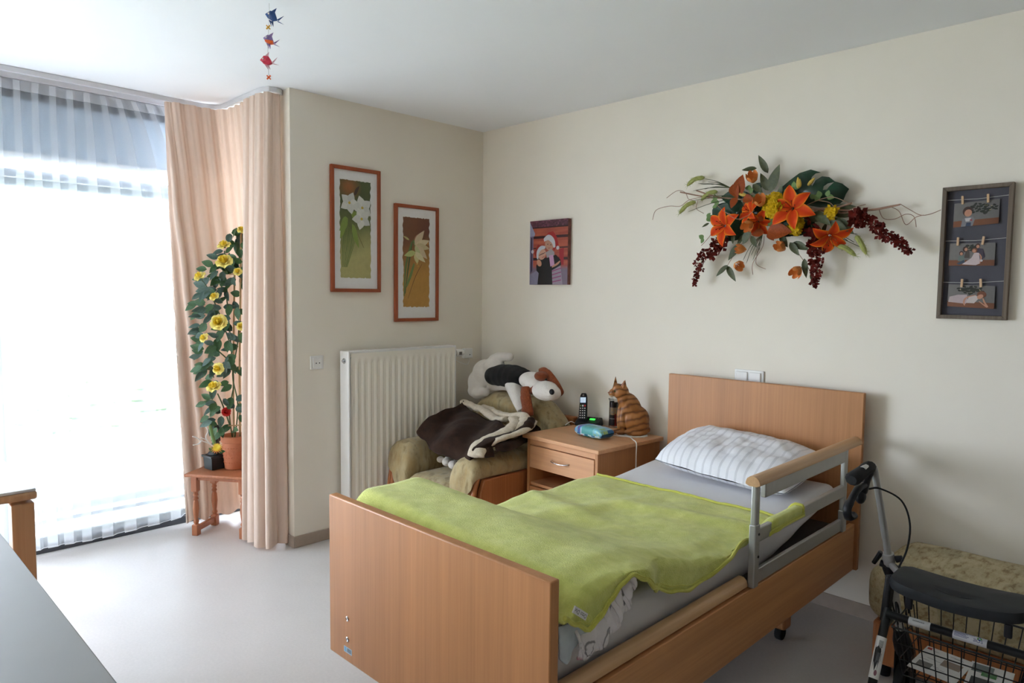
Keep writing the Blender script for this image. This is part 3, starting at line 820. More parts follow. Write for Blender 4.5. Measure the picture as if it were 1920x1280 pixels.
for k, (bz, pa0, pa1, ph, tilt, pegs, slack) in enumerate(((1.884, 2.895, 3.052, .098, .012, (2.925, 3.013), .0), (1.716, 2.886, 3.046, .092, -.004, (2.916, 3.004), .0), (1.545, 2.889, 3.053, .092, -.012, (2.938, 3.004), .0))):
    part('string', MB().tube([fB(fa0+.012, bz, .016), fB((fa0+fa1)/2, bz-.003, .017), fB(fa1-.012, bz+.004, .016)], .0012, 6), 'string', pf)
    A = Art(lambda a, b, h=0, t=tilt, c=(pa0+pa1)/2, z=bz: fB(a, b+(a-c)*t*4, .0135+h+.004*(z-b)/.09), pa0, pa1, bz-.012-ph, bz-.012, 0)
    snap(k)(A)
    ph_o = part('photo', A.mb, 'gloss_print', pf, smooth=False)
    for pa in pegs:
        m3 = Matrix.Rotation(rnd.uniform(-.12, .12), 3, 'Y')
        pg = part('clothes_peg', MB().obox(fB(pa, bz-.004, .0205), (.0085, .007, .034), m3), 'peg_wood', pf, bevel=.001)

# ---- switches and sockets
ds = thing('light_switch', 'white double rocker switch above the headboard', 'switch', (2.02, 0, 1.01))
part('plate', MB().box(1.942, 2.099, -.009, 0, 1.022, 1.102), 'white_plastic', ds, bevel=.003)
for a in (1.953, 2.024): part('rocker', MB().box(a, a+.062, -.016, -.008, 1.031, 1.092), 'white_plastic', ds, bevel=.004)
so = thing('wall_socket', 'white square socket beside the radiator near the beige drapes', 'socket', (0, -1.307, 1.028))
part('plate', MB().box(0, .009, -1.349, -1.266, 1.027, 1.106), 'white_plastic', so, bevel=.003)
part('cover', MB().box(.008, .017, -1.336, -1.279, 1.037, 1.095), 'white_plastic', so, bevel=.008, bseg=3)
for yy in (-1.318, -1.297): part('pin_hole', MB().lathe([(.0035, 0), (.0035, .0012)], 10, (.0166, yy, 1.064), M3=rot_to((1, 0, 0))), 'dark_ink', so)

# ---- radiator with thermostat
rd_ = thing('radiator', 'cream ribbed panel radiator below the two botanical prints', 'radiator', (.075, -.76, .16))
ry0, ry1, rz0, rz1 = -1.166, -.350, .17, 1.118
NR = 18
def ribf(u, v):
    y = lerp(ry0+.012, ry1-.006, u); z = lerp(rz0, rz1, v); q = (u*NR) % 1.0
    s_ = sstep(.18, .34, q)*(1-sstep(.66, .82, q)); s_ *= sstep(.05, .065, v)*(1-sstep(.935, .955, v))
    return V((.1245-.0085*s_, y, z))
part('front_panel', MB().grid(ribf, NR*8, 44), 'radiator_white', rd_, angle=60)
part('rear_panel', MB().box(.035, .05, ry0+.012, ry1-.006, rz0, rz1), 'radiator_white', rd_, bevel=.004)
part('convector', MB().box(.05, .118, ry0+.014, ry1-.008, rz0+.03, rz1-.03), 'radiator_white', rd_, smooth=False)
part('side_cover', MB().box(.028, .122, ry0-.004, ry0+.012, rz0, rz1+.012), 'white_plastic', rd_, bevel=.005)
part('side_cover', MB().box(.028, .122, ry1-.006, ry1+.008, rz0, rz1+.012), 'white_plastic', rd_, bevel=.005)
part('top_grille', MB().box(.034, .118, ry0+.012, ry1-.006, rz1-.004, rz1+.010), 'white_plastic', rd_, bevel=.003)
for yy in (-1.02, -.55): part('clip', MB().box(.05, .10, yy-.012, yy+.012, rz1+.009, rz1+.014), 'white_plastic', rd_, bevel=.002)
part('vent_plug', MB().lathe([(.016, 0), (.016, .006), (.009, .006), (.009, .014), (.005, .014), (.005, .02)], 14, (.082, ry0-.004, rz1-.045), M3=rot_to((0, -1, 0))), 'chrome', rd_)
for yy in (-1.05, -.46): part('wall_bracket', MB().box(.0, .036, yy-.02, yy+.02, rz0+.1, rz1-.1), 'white_plastic', rd_, bevel=.002)
tv = part('valve', MB().lathe([(.010, 0), (.010, .012), (.022, .014), (.025, .02), (.025, .075), (.020, .092), (.012, .096)], 18, (.078, ry1+.008, 1.075), M3=rot_to((0, 1, 0))), 'white_plastic', rd_)
part('display', MB().box(.093, .1035, ry1+.05, ry1+.075, 1.062, 1.082), 'steel_dark', tv, bevel=.001)
part('collar', MB().lathe([(.0255, 0), (.0255, .01)], 18, (.078, ry1+.022, 1.075), M3=rot_to((0, 1, 0))), 'chrome', tv)
for yy in (-1.06, -.44): part('pipe', MB().tube([(.08, yy, 0), (.08, yy, rz0+.02)], .009, 10), 'white_plastic', rd_)
bx = thing('sensor_box', 'small white wall box joined to the radiator valve by cable', 'socket', (0, -.152, 1.025))
part('case', MB().box(0, .030, -.190, -.113, 1.026, 1.094), 'white_plastic', bx, bevel=.004)
part('pin', MB().lathe([(.004, 0), (.004, .001)], 10, (.030, -.14, 1.05), M3=rot_to((1, 0, 0))), 'dark_ink', bx)
part('cable', MB().tube(cm([(.060, ry1+.02, 1.052), (.062, -.285, 1.02), (.05, -.22, .995), (.035, -.165, .985), (.022, -.14, 1.005), (.018, -.138, 1.026)], 6), .0025, 6), 'white_plastic', bx)

# ---- fish mobile hanging from the ceiling
fc = at(505, 30, x=1.0)
def fpt(px, py, d=0): return at(px, py, x=1.0+d)
fm = thing('fish_mobile', 'hanging string mobile of folded paper fish in blue and red', 'mobile', (fpt(505, 30).x, fpt(505, 30).y, fpt(505, 152).z))
fy = fpt(505, 30).y
part('string', MB().tube([(1.0, fy, 2.6), fpt(505, 18), fpt(503, 65), fpt(502, 100), fpt(504, 145)], .0006, 5), 'string', fm)
def fish(px, py, sc, c_body, c_fin, c_belly, name, flip=1, ang=0):
    o = fpt(px, py); ex = V((.70, .71, 0)); ez = V((0, 0, 1)); en = V((.71, -.70, 0))
    k = sc*(fpt(px+1, py)-fpt(px, py)).length
    ca, sa = math.cos(ang), math.sin(ang)
    def Q(a, b, d=0): a, b = a*ca-b*sa, a*sa+b*ca; return o+ex*(a*k)+ez*(-b*k)+en*(d*k)
    m = MB()
    ring = [(-11, -3), (-2, -9), (6, -6), (9, 3), (10, 8), (2, 9), (-6, 4)]
    n = len(ring); vs = [Q(a, b) for a, b in ring]+[Q(0, 0, 4), Q(0, 0, -4)]
    m.add(vs, [(i, (i+1) % n, n) for i in range(n)]+[((i+1) % n, i, n+1) for i in range(n)])
    b = part(name, m, c_body, fm, smooth=False)
    def fin(nm, pts, mat, tk=1): part(nm, MB().prism([(p[0], p[1]) for p in pts], lambda a, b_, h: Q(a, b_, h*tk), -.4, .4), mat, b, smooth=False)
    fin('fin', [(0, -8), (9, -13), (6, -6)], c_fin); fin('fin', [(9, 6), (21, 0), (12, 8)], c_fin); fin('fin', [(9, 7), (21, 14), (11, 10)], c_fin)
    fin('fin', [(-2, 8), (3, 18), (3, 9)], c_fin); fin('fin', [(-5, 6), (0, 18), (-1, 8)], c_fin)
    if c_belly: fin('belly', [(-7, 1), (8, 3), (9, 8), (1, 9), (-6, 5)], c_belly, 9)
    part('eye', MB().ball(Q(-4, -3, 3.4), k*1.7, 8, 6), 'paper_white', b)
fish(509, 30, 1.0, 'fish_blue', 'fish_blue', None, 'paper_fish')
fish(504, 74, .9, 'fish_lilac', 'fish_lilac', 'fish_orange', 'paper_fish')
fish(499, 113, .95, 'fish_red', 'fish_pink', 'fish_red', 'paper_fish', ang=-.25)
for px, py, mt in ((503, 51, 'fish_gold'), (504, 145, 'fish_orange')):
    o = fpt(px, py); k = (fpt(px+1, py)-fpt(px, py)).length; m = MB()
    for a in (0.8, 2.37): m.obox(o, (9*k, 2*k, 2*k), Matrix.Rotation(PI/4, 3, 'Z') @ Matrix.Rotation(a, 3, 'Y'))
    if mt == 'fish_orange': m.tube([o, o+V((.004, .004, .009))], .0015, 5)
    part('paper_star', m, mt, fm, smooth=False)
# ================================================================ BED
BX0, BX1 = 1.60, 2.602
bed = thing('care_bed', 'beech care bed with high headboard and metal side rail', 'bed', (2.1, -1.13, 0))
part('headboard', MB().box(BX0, BX1, -.088, -.062, .245, 1.053), 'beech', bed, bevel=.003)
fbd = part('footboard', MB().box(BX0, BX1, -2.170, -2.138, .258, .800), 'beech', bed, bevel=.004)
for zz in (.405, .335):
    p = V((1.712, -2.1701, zz))
    sc = part('screw', MB().lathe([(.0005, 0), (.009, 0), (.009, .0015), (.006, .003), (.003, .0015), (0.0004, .0015)], 14, p, M3=rot_to((0, -1, 0))), 'chrome', fbd)
A = Art(on_back(-2.1705), 1.690, 1.738, .288, .308, 0)
A.poly([(0, 0), (0, 1), (1, 1), (1, 0)], lin(176, 196, 210)); A.poly([(.05, .1), (.05, .9), (.32, .9), (.32, .1)], lin(120, 170, 200))
for i in range(7): A.poly([(.42+.075*i, .15), (.42+.075*i, .8), (.46+.075*i, .8), (.46+.075*i, .15)], lin(30, 34, 40))
part('sticker', A.mb, 'print', fbd, smooth=False)
part('side_panel', MB().box(2.568, 2.592, -2.136, -.104, .25, .462), 'beech_y', bed, bevel=.003)
part('side_panel', MB().box(1.607, 1.629, -2.136, -.104, .25, .462), 'beech_y', bed, bevel=.003)
fr = MB(); fr.box(1.66, 1.70, -2.12, -.12, .36, .42); fr.box(2.49, 2.53, -2.12, -.12, .36, .42)
for y in (-2.1, -1.5, -.9, -.3): fr.box(1.70, 2.49, y-.02, y+.02, .37, .41)
part('base_frame', fr, 'steel_dark', bed, bevel=.003)
part('mattress_deck', MB().box(1.655, 2.535, -2.125, -.12, .42, .445), 'steel_dark', bed, bevel=.003)
for x in (1.74, 2.43):
    for y in (-.475, -1.78):
        lg = part('leg', MB().box(x-.035, x+.035, y-.035, y+.035, .055, .36), 'beech', bed, bevel=.012)
        part('caster', MB().lathe([(.028, -.014), (.03, -.010), (.03, .010), (.028, .014)], 16, (x, y, .03), M3=rot_to((1, 0, 0))), 'rubber', lg)
# raised side rail towards the head
rx = 2.590
def dgrip(mb, x, z, y0, y1, wd=.027, ht=.024):
    sec = [(-wd, -.006), (-wd, .002), (-wd*.82, ht*.6), (-wd*.4, ht*.95), (0, ht), (wd*.4, ht*.95), (wd*.82, ht*.6), (wd, .002), (wd, -.006), (wd*.5, -.012), (-wd*.5, -.012)]
    mb.rings([[V((x+a, y, z+b)) for a, b in sec] for y in (y0, y1)]); return mb
part('rail_grip', dgrip(MB(), rx, .838, -1.118, -.128), 'beech_grip', bed, bevel=.002)
part('rail_plate', MB().box(rx-.010, rx+.010, -1.035, -.27, .772, .828), 'silver_paint', bed, bevel=.004)
zA = at(1412, 1000, x=rx).z; zB = at(1583, 917, x=rx).z
part('rail_bar', MB().box(rx-.010, rx+.010, -1.08, -.245, .622, .672), 'silver_paint', bed, bevel=.004)
part('rail_bar', MB().box(rx-.012, rx+.003, -1.08, -.245, .470, .522), 'silver_paint', bed, bevel=.003)
for y in (-1.092, -.258):
    po = part('rail_post', MB().box(rx-.011, rx+.011, y-.016, y+.016, .50, .832), 'silver_paint', bed, bevel=.006)
    part('rail_sleeve', MB().box(rx-.0125, rx+.0125, y-.0185, y+.0185, .466, .690 if y < -1 else .56), 'silver_paint', bed, bevel=.004)
    if y < -1:
        for zz in (.655, .575): part('rivet', MB().lathe([(.0045, 0), (.0045, .002)], 10, (rx+.0135, y+.006, zz), M3=rot_to((1, 0, 0))), 'dark_ink', po)
# lowered rail towards the foot: only its grip shows
part('rail_grip', dgrip(MB(), 2.560, .478, -2.125, -1.118, .025, .026), 'beech_grip', bed, bevel=.002)
part('rail_bar', MB().box(2.540, 2.560, -2.12, -1.13, .425, .464), 'steel_dark', bed, bevel=.003)

# ---- mattress in a fitted sheet
MX0, MX1 = 1.645, 2.518
def mtop(y): return .600 + .035*sstep(-.75, -.15, y)
def mbot(y): return .447 + .0*y
def mattress_f():
    m = MB(); rings = []
    ny = 90
    for j in range(ny+1):
        y = lerp(-2.118, -.118, j/ny); t = mtop(y); b = .447 + .115*sstep(-.95, -.12, y)
        e = min(1, min(j, ny-j)/2.2); e = .72+.28*math.sin(e*PI/2)
        x0, x1 = MX0+.02*(1-e), MX1-.02*(1-e); t -= .03*(1-e)*2
        sec = []; r = .042
        for k in range(6): a = PI - k/5*PI/2; sec.append((x0+r+r*math.cos(a), t-r+r*math.sin(a)))
        for k in range(1, 12): sec.append((lerp(x0+r, x1-r, k/12), t + .003*nz(k*.7, y*3)))
        for k in range(6): a = PI/2 - k/5*PI/2; sec.append((x1-r+r*math.cos(a), t-r+r*math.sin(a)))
        for k in range(1, 6):
            zz = lerp(t-r, b+.015, k/5)
            sec.append((x1 - .004 + .006*nz(y*9, zz*6, 2)+ .010*math.sin(k/5*PI), zz))
        sec += [(x1-.03, b), (x0+.03, b)]
        for k in range(1, 5): sec.append((x0, lerp(b+.015, t-r, k/5)))
        rings.append([V((a, y, c)) for a, c in sec])
    m.rings(rings); return m
mt_ = part('mattress', mattress_f(), 'sheet_white', angle=70)
tag(mt_, 'mattress in a plain white fitted sheet on the care bed', 'mattress')

# ---- striped pillow against the headboard
def pillow():
    m = MB(); W, D, T = .70, .43, .088
    def top(u, v, sgn):
        a, b = 2*u-1, 2*v-1
        ea, eb = (1-abs(a)**4.0), (1-abs(b)**3.0)
        th = T*max(0, ea)**.5*max(0, eb)**.5
        rc = 1-.07*a*a*b*b; px = a*W/2*rc*(1-.03*(1-b*b)*a*a); py = b*D/2*rc*(1-.05*(1-a*a)*b*b*0)
        wr = .014*nz(a*3.1+2, b*4, sgn)*ea + .010*nz(a*7+b*3, b*6-a*3, sgn+3)*ea*eb
        z = sgn*(th + wr*(1 if sgn > 0 else .3)) + (.004 if sgn > 0 else 0)
        if sgn < 0: z *= .55
        return V((px, py, z))
    m.grid(lambda u, v: top(u, v, 1), 44, 28); m.grid(lambda u, v: top(u, v, -1), 44, 28)
    return m
pl = pillow()
R_ = Matrix.Translation((2.135, -.328, .712)) @ Matrix.Rotation(math.radians(-3), 4, 'Z') @ Matrix.Rotation(math.radians(13), 4, 'X') @ Matrix.Rotation(math.radians(2.5), 4, 'Y')
pl.xf(R_)
po_ = part('pillow', pl, 'pillow_stripe', angle=80)
tag(po_, 'white pillow with thin grey stripes leaning on the headboard', 'pillow')

# ---- folded duvet under the green blanket
def duv():
    m = MB(); rings = []
    for i in range(41):
        u = i/40; x = lerp(1.65, 2.585, u)
        hgt = lerp(.150, .108, u); k = 1 - .35*sstep(.93, 1, u) - .3*(1-sstep(0, .05, u))
        ring = []
        for j in range(20):
            a = 2*PI*j/20; ca, sa = math.cos(a), math.sin(a)
            yy = -1.93 + .185*k*(abs(ca)**.7)*(1 if ca > 0 else -1); zz = .613 + hgt/2 + hgt/2*k*(abs(sa)**.8)*(1 if sa > 0 else -1)
            yy += .010*nz(u*8, j*.6); zz += .004*nz(u*12, j*.9, 4) if sa > 0 else 0
            zz = max(zz, .608)
            ring.append(V((x, yy, zz)))
        rings.append(ring)
    m.rings(rings); return m
dv = thing('folded_duvet', 'patterned duvet folded under the green blanket at the foot end', 'duvet', (2.1, -1.93, .61))
part('roll', duv(), 'duvet_print', dv)
RT = cm([V((0, -2.07, .655)), V((0, -1.96, .695)), V((0, -1.865, .735)), V((0, -1.835, .738))], 8)
RB = cm([V((0, -2.055, .562)), V((0, -1.97, .560)), V((0, -1.89, .592)), V((0, -1.83, .640)), V((0, -1.805, .700)), V((0, -1.825, .735))], 8)
def ruffle(u, v):
    # gathered end that spills over the mattress side
    t = RT[min(len(RT)-1, round(u*(len(RT)-1)))]; q = RB[min(len(RB)-1, round(u*(len(RB)-1)))]
    p = t.lerp(q, v)
    x = 2.578 + .026*math.sin(v*PI*.75)*(1-.5*u) + .008*math.sin(u*38+v*5)*sstep(0, .4, v) + .004*nz(u*9, v*9)
    return V((x, p.y+.004*math.sin(u*38+1)*v, p.z))
part('gathered_end', MB().grid(ruffle, 72, 14), 'duvet_print', dv, solid=.004)
def lining(u, v):
    y = lerp(-2.126, -2.005, u); top = .672
    bot = interp(y, [(-2.135, .60), (-2.11, .578), (-2.085, .575), (-2.06, .592), (-2.03, .622), (-2.0, .655)])
    z = lerp(top, bot, v); x = 2.586 + .012*v*math.sin(u*7+1) + .010*math.sin(u*PI) + .004*nz(u*5, v*5)
    return V((x, y, z))
part('lining_corner', MB().grid(lining, 22, 22), 'lining_blue', dv, solid=.004)

# ---- green fleece blanket
EDGE = [(-2.135, .705), (-2.09, .676), (-2.045, .648), (-2.0, .664), (-1.95, .694), (-1.90, .720), (-1.855, .734), (-1.80, .706), (-1.74, .662), (-1.66, .618), (-1.56, .582), (-1.46, .560), (-1.35, .562), (-1.22, .590), (-1.09, .622), (-.9, .634), (-.73, .640)]
EDGE = sorted(EDGE)
def blank_h(x, y):
    b = mtop(y)+.012
    u = max(0, min(1, (x-1.62)/.93))
    q = sstep(lerp(-1.50, -1.18, u), lerp(-1.84, -1.92, u), y)
    bul = lerp(.185, .142, max(0, min(1, u)))
    dome = q*(1-.40*sstep(-2.03, -2.135, y))
    # plateau then slope to the bed
    wr = .009*nz(x*4+1, y*5) + .006*nz(x*10+y*4, y*8, 4) + .003*nz(x*22, y*18, 9)
    wr += .016*math.exp(-((y+1.02-.25*(x-2.1))/.05)**2)*sstep(1.75, 2.1, x) + .012*math.exp(-((y+1.30+.18*(x-2.1))/.06)**2)*sstep(2.35, 2.0, x)
    wr += .010*math.exp(-((x-1.93-.3*(y+1.2))/.05)**2)*sstep(-1.6, -1.3, y)*sstep(-.78, -1.0, y)
    wr += .010*math.exp(-((y+.80)/.035)**2)*sstep(2.2, 2.5, x)
    return b + bul*dome + wr*(1-.4*dome) + .004
def blanket():
    m = MB(); rows = []
    NY, NT, ND = 110, 52, 14
    for j in range(NY+1):
        t = j/NY
        row = []
        y = lerp(-2.132, -.738, t)
        ze = interp(y, EDGE); foot = sstep(-1.62, -1.78, y)
        xr = lerp(2.535, 2.585, foot)          # where it turns over the side
        xe = lerp(2.556, 2.612, foot)
        xl = 1.628
        hl = blank_h(xl, y)
        row.append(V((xl-.012, y, hl-.055))); row.append(V((xl-.010, y, hl-.022)))
        for i in range(NT+1):
            x = lerp(xl, xr, i/NT); z = blank_h(x, y)
            z -= .012*sstep(.9, 1, i/NT)
            row.append(V((x, y + .004*nz(x*3, y*2, 7) - (.02*nz(x*2.2, 3.3) if t == 1 else 0), z)))
        z0 = row[-1].z
        if y > -1.07:                              # beyond the rail post the edge lies over the middle bar
            xe = lerp(2.560, 2.612, sstep(-1.05, -.95, y)); ze = lerp(ze, .650 if y > -.98 else ze, sstep(-1.05, -.9, y))
            lift = .682
            for k in range(1, ND+1):
                s_ = k/ND; x = lerp(xr, xe, sstep(0, .75, s_)); 
                z = lerp(z0, lift, sstep(0, .45, s_)) if s_ < .6 else lerp(lift, ze, sstep(.6, 1, s_))
                z = lerp(lerp(z0, ze, s_), z, sstep(-1.05, -.95, y))
                row.append(V((x, y, z)))
        else:
            for k in range(1, ND+1):
                s_ = k/ND; a = s_*PI/2
                x = xr + (xe-xr)*math.sin(min(1, s_*2.2)*PI/2) + .006*math.sin(y*24)*s_*(1-foot*.5)
                z = lerp(z0, ze, s_**1.25)
                row.append(V((x, y, z)))
        rows.append(row)
    n = len(rows[0]); vs = [p for r in rows for p in r]; fs = []
    for j in range(NY):
        for i in range(n-1): a = j*n+i; fs.append((a, a+1, a+n+1, a+n))
    m.add(vs, fs); return m, rows
bm_, brow = blanket()
gb = thing('green_blanket', 'lime green fleece blanket spread over the care bed', 'blanket', (2.1, -1.4, .6))
part('fleece', bm_, 'green_terry', gb, solid=.007, angle=80, soff=1.0)
hem_pts = [r[-1]+V((.004, 0, 0)) for r in brow] 
part('hem', MB().tube(hem_pts, .0065, 8), 'green_hem', gb)
part('hem', MB().tube([p+V((0, .002, .003)) for p in brow[-1][2:]], .0065, 8), 'green_hem', gb)
part('stitching', MB().tube([r[-3]+V((.0085, 0, .001)) for r in brow], .0018, 5), 'green_hem', gb)
# woven name tag near the hanging corner, upside down as it hangs
tp = at(1090, 1150, x=2.632); ty = V((0, -.86, .50)).normalized(); tn = V((1, 0, 0)); tx = V((0, .50, .86)).normalized()
# reading direction runs from lower right to upper left in the photo
rd_dir = V((0, -.80, .58)).normalized(); up_dir = V((0, -.58, -.80)).normalized()
def tagf(a, b, h=0): return V((2.630+h, tp.y, tp.z)) + rd_dir*a + up_dir*b
nt_ = MB().prism([(-.030, -.0085), (.030, -.0085), (.030, .0085), (-.030, .0085)], tagf, -.004, 0)
nto = part('name_tag', nt_, 'paper_white', gb, smooth=False)
im = MB(); ink_text(im, 'Otto Dix', .0145, lambda a, b: tagf(a, b, .0004), lin(60, 60, 66))
part('lettering', im, 'print', nto, smooth=False)

# ================================================================ NIGHTSTAND AND WHAT STANDS ON IT
nsr = math.radians(-3.0); NS = V((1.252, -.303, 0)); Wn, Dn = .566, .552
ns = thing('nightstand', 'beech bedside cabinet with drawer and open shelf beside the bed', 'nightstand', NS, None, nsr)
def L(mb): return mb
x0, x1, y0, y1 = -Wn/2, Wn/2, -Dn/2, Dn/2
ZT = .69
part('top', MB().box(x0, x1, y0, y1, ZT-.022, ZT), 'beech_x', ns, bevel=.003, local=True)
part('side', MB().box(x0+.022, x0+.040, y0+.02, y1-.005, .05, ZT-.022), 'beech', ns, bevel=.001, local=True)
part('side', MB().box(x1-.040, x1-.022, y0+.02, y1-.005, .05, ZT-.022), 'beech', ns, bevel=.001, local=True)
part('back', MB().box(x0+.04, x1-.04, y1-.02, y1-.006, .05, ZT-.022), 'beech', ns, local=True, smooth=False)
part('rail', MB().box(x0+.04, x1-.04, y0+.024, y0+.04, ZT-.056, ZT-.022), 'beech_x', ns, bevel=.001, local=True)
dr = part('drawer', MB().box(x0+.044, x1-.044, y0+.018, y0+.036, .505, .630), 'beech_x', ns, bevel=.002, local=True)
hb = [(-.062, y0+.018, .575), (-.055, y0+.004, .572), (-.02, y0-.004, .569), (.02, y0-.004, .569), (.055, y0+.004, .572), (.062, y0+.018, .575)]
part('handle', MB().tube(cm(hb, 5), .0055, 8, flat=.6), 'chrome', dr, local=True)
part('shelf', MB().box(x0+.04, x1-.04, y0+.03, y1-.02, .402, .418), 'beech_x', ns, bevel=.001, local=True)
dn = part('door', MB().box(x0+.044, x1-.044, y0+.018, y0+.036, .06, .398), 'beech', ns, bevel=.002, local=True)
part('shelf', MB().box(x0+.04, x1-.04, y0+.06, y1-.02, .492, .502), 'beech_x', ns, local=True, smooth=False)
for a in (x0+.05, x1-.05):
    for b in (y0+.06, y1-.06): part('foot', MB().lathe([(.02, 0), (.022, .01), (.022, .05)], 12, (a, b, 0)), 'black_plastic', ns, local=True)
def nsp(px, py): return at(px, py, z=ZT+.001)
# cordless phone in its base
pb = nsp(1104, 797); ph = thing('cordless_phone', 'black cordless phone standing in its lit charging base', 'phone', (pb.x, pb.y, ZT))
ex = V((.93, .36, 0)).normalized(); ey = V((-.36, .93, 0)).normalized()
Rb = Matrix((ex, ey, V((0, 0, 1)))).transposed()
bc = pb + V((.0, .0, 0))
base = MB(); sec = [(-.072, -.045), (.070, -.045), (.080, -.030), (.078, .045), (-.070, .045), (-.080, .03), (-.080, -.03)]
base.add([bc+Rb @ V((a, b, 0.0)) for a, b in sec]+[bc+Rb @ V((a*.93, b*.93, .024+.022*(b+.045)/.09)) for a, b in sec], [tuple(range(7))[::-1], tuple(range(7, 14))]+[(i, (i+1) % 7, 7+(i+1) % 7, 7+i) for i in range(7)])
bo = part('charging_base', base, 'black_plastic', ph, bevel=.005, bseg=3)
part('green_display', MB().obox(bc+Rb @ V((.026, -.012, .0405)), (.034, .018, .006), Rb @ Matrix.Rotation(.24, 3, 'X')), 'screen_green', bo, bevel=.003)
for k in range(3): part('button', MB().obox(bc+Rb @ V((.024+.016*k, .012, .0445)), (.009, .006, .004), Rb @ Matrix.Rotation(.24, 3, 'X')), 'steel_dark', bo, bevel=.001)
hs_c = bc+Rb @ V((-.038, -.002, .0)); tiltM = Rb @ Matrix.Rotation(-.30, 3, 'X') 
tiltM = Rb @ Matrix.Rotation(math.radians(-18), 3, 'X') @ Matrix.Rotation(math.radians(-4), 3, 'Y')
HL = .175; hc = hs_c+V((0, 0, .018)) + tiltM @ V((0, 0, HL/2))
def HS(a, b, d=0): return hc + tiltM @ V((a, -.0125-d, b))
hsm = MB(); rr = []
for t in range(13):
    z = lerp(-HL/2, HL/2, t/12); e = 1-.35*(abs(2*t/12-1))**8; wv = (.0245+.002*math.cos(t/12*PI))*e
    rr.append([hc+tiltM @ V((wv*c_, d_*e, z)) for c_, d_ in ((-1, -.006), (-.85, -.0125), (.85, -.0125), (1, -.006), (.95, .008), (.6, .0125), (-.6, .0125), (-.95, .008))])
hs = part('handset', hsm.rings(rr), 'black_plastic', ph, bevel=.002)
part('screen', MB().prism([(-.017, .028), (.017, .028), (.017, .060), (-.017, .060)], lambda a, b, h: HS(a, b, h), -.001, .0008), 'screen_blue', hs, smooth=False)
sA = MB()
for a0_, a1_, b0_, b1_ in ((-.009, -.005, .046, .054), (-.002, .003, .046, .054), (.005, .009, .046, .054), (-.012, .010, .034, .038)):
    sA.ink([HS(a0_, b0_, .0011), HS(a1_, b0_, .0011), HS(a1_, b1_, .0011), HS(a0_, b1_, .0011)], lin(235, 240, 245))
part('screen_print', sA, 'print', hs, smooth=False)
part('earpiece', MB().lathe([(.006, 0), (.006, .0012), (.003, .0006)], 14, HS(0, .073, 0), M3=tiltM @ rot_to((0, -1, 0))), 'steel_dark', hs)
for i in range(6):
    for j in range(3):
        mt2 = 'white_plastic'
        if i == 0: mt2 = ('fish_gold', 'white_plastic', 'petal_red')[j]
        if i == 0 and j == 0: mt2 = 'leaf_light'
        part('key', MB().obox(HS(-.0135+.0135*j, .008-.0145*i-(0 if i else -.001), .0006), (.0062 if i else .008, .0016, .0052 if i else .010), tiltM), mt2, hs, smooth=False)
part('cord', MB().tube(cm([bc+Rb @ V((-.075, -.02, .006)), bc+Rb @ V((-.10, -.035, .02)), bc+Rb @ V((-.115, -.06, .012)), bc+Rb @ V((-.12, -.085, .004))], 6), .0026, 6), 'white_plastic', ph)
# pack of wet wipes
wp = nsp(1107, 822); wt = thing('wipes_pack', 'blue and white pack of wet wipes on the nightstand', 'wipes', (wp.x, wp.y, ZT))
wx = V((.80, .60, 0)); wx = (nsp(1144, 824)-nsp(1075, 808)).normalized(); wy = V((-wx.y, wx.x, 0))
WL, WD, WH = .215, .110, .060
wc = nsp(1104, 820) + wy*.040
def wpk(u, v):
    a = 2*u-1; e = (1-abs(a)**5)**.5 if abs(a) < 1 else 0
    th = 2*PI*v; ca_, sa_ = math.cos(th), math.sin(th)
    q = (abs(ca_)**.45)*(1 if ca_ > 0 else -1); r_ = (abs(sa_)**.55)*(1 if sa_ > 0 else -1)
    d_ = WD/2*(.86+.14*e)*q; h_ = WH/2*(.10+.90*e)*r_
    return wc + wx*(a*WL/2) + wy*d_ + V((0, 0, .003+WH/2*(.92) + h_ + .002*nz(a*6, v*5)))
pk = MB(); nu, nv = 40, 32
pk.grid(wpk, nu, nv)
cols = []
cb, cw, cg, cd_ = lin(70, 160, 205), lin(196, 222, 232), lin(30, 140, 135), lin(20, 96, 150)
for i in range(nu):
    for j in range(nv):
        u, v = (i+.5)/nu, (j+.5)/nv
        side = .5 < v < 1.0       # camera-facing lower half is v in (.5,.75); see below
        c = mixc(cb, cw, .5+.9*nz(u*5, v*4))
        if abs(u-.5) > .44: c = cd_
        fv = v
        if .52 < v < .74:
            q = (v-.52)/.22
            if q < .2: c = mixc(cw, (1, 1, 1), .3) if math.sin(u*24) > 0 else cd_
            elif math.hypot((u-.50)/.15, (q-.62)/.42) < 1: c = cg
            elif u < .24: c = mixc(lin(90, 190, 225), cw, .4+nz(u*40, q*9))
            elif .28 < u < .335: c = lin(190, 40, 60)
            elif .68 < u < .74 and .3 < q < .8: c = lin(16, 70, 120)
            elif .75 < u < .84 and .3 < q < .8: c = lin(150, 180, 60)
        elif .24 < v < .52:
            if .3 < u < .7: c = lin(90, 170, 170)
            elif u >= .7: c = mixc(lin(120, 190, 210), lin(150, 180, 70), max(0, nz(u*14, v*12)*2))
            elif .15 < u < .26: c = mixc(lin(60, 110, 180), lin(170, 60, 100), max(0, nz(u*30, v*10)*2))
        cols.append(c)
pk.col = cols
pack = part('pouch', pk, 'gloss_print', wt, angle=60)
im = MB()
def wface(a, b, h=.002):
    # lettering strip on the front side of the pack
    p = wpk(.5+a/WL, .60); q = wpk(.5+a/WL, .68); t = .5+b/.022
    n_ = -wy*h; return p.lerp(q, 1-t)+n_
for k in range(9):
    a = -.024+.006*k
    im.ink([wface(a-.0018, -.003), wface(a+.0018, -.003), wface(a+.0018, .003), wface(a-.0018, .003)], lin(226, 240, 238))
part('lettering', im, 'print', pack, smooth=False)
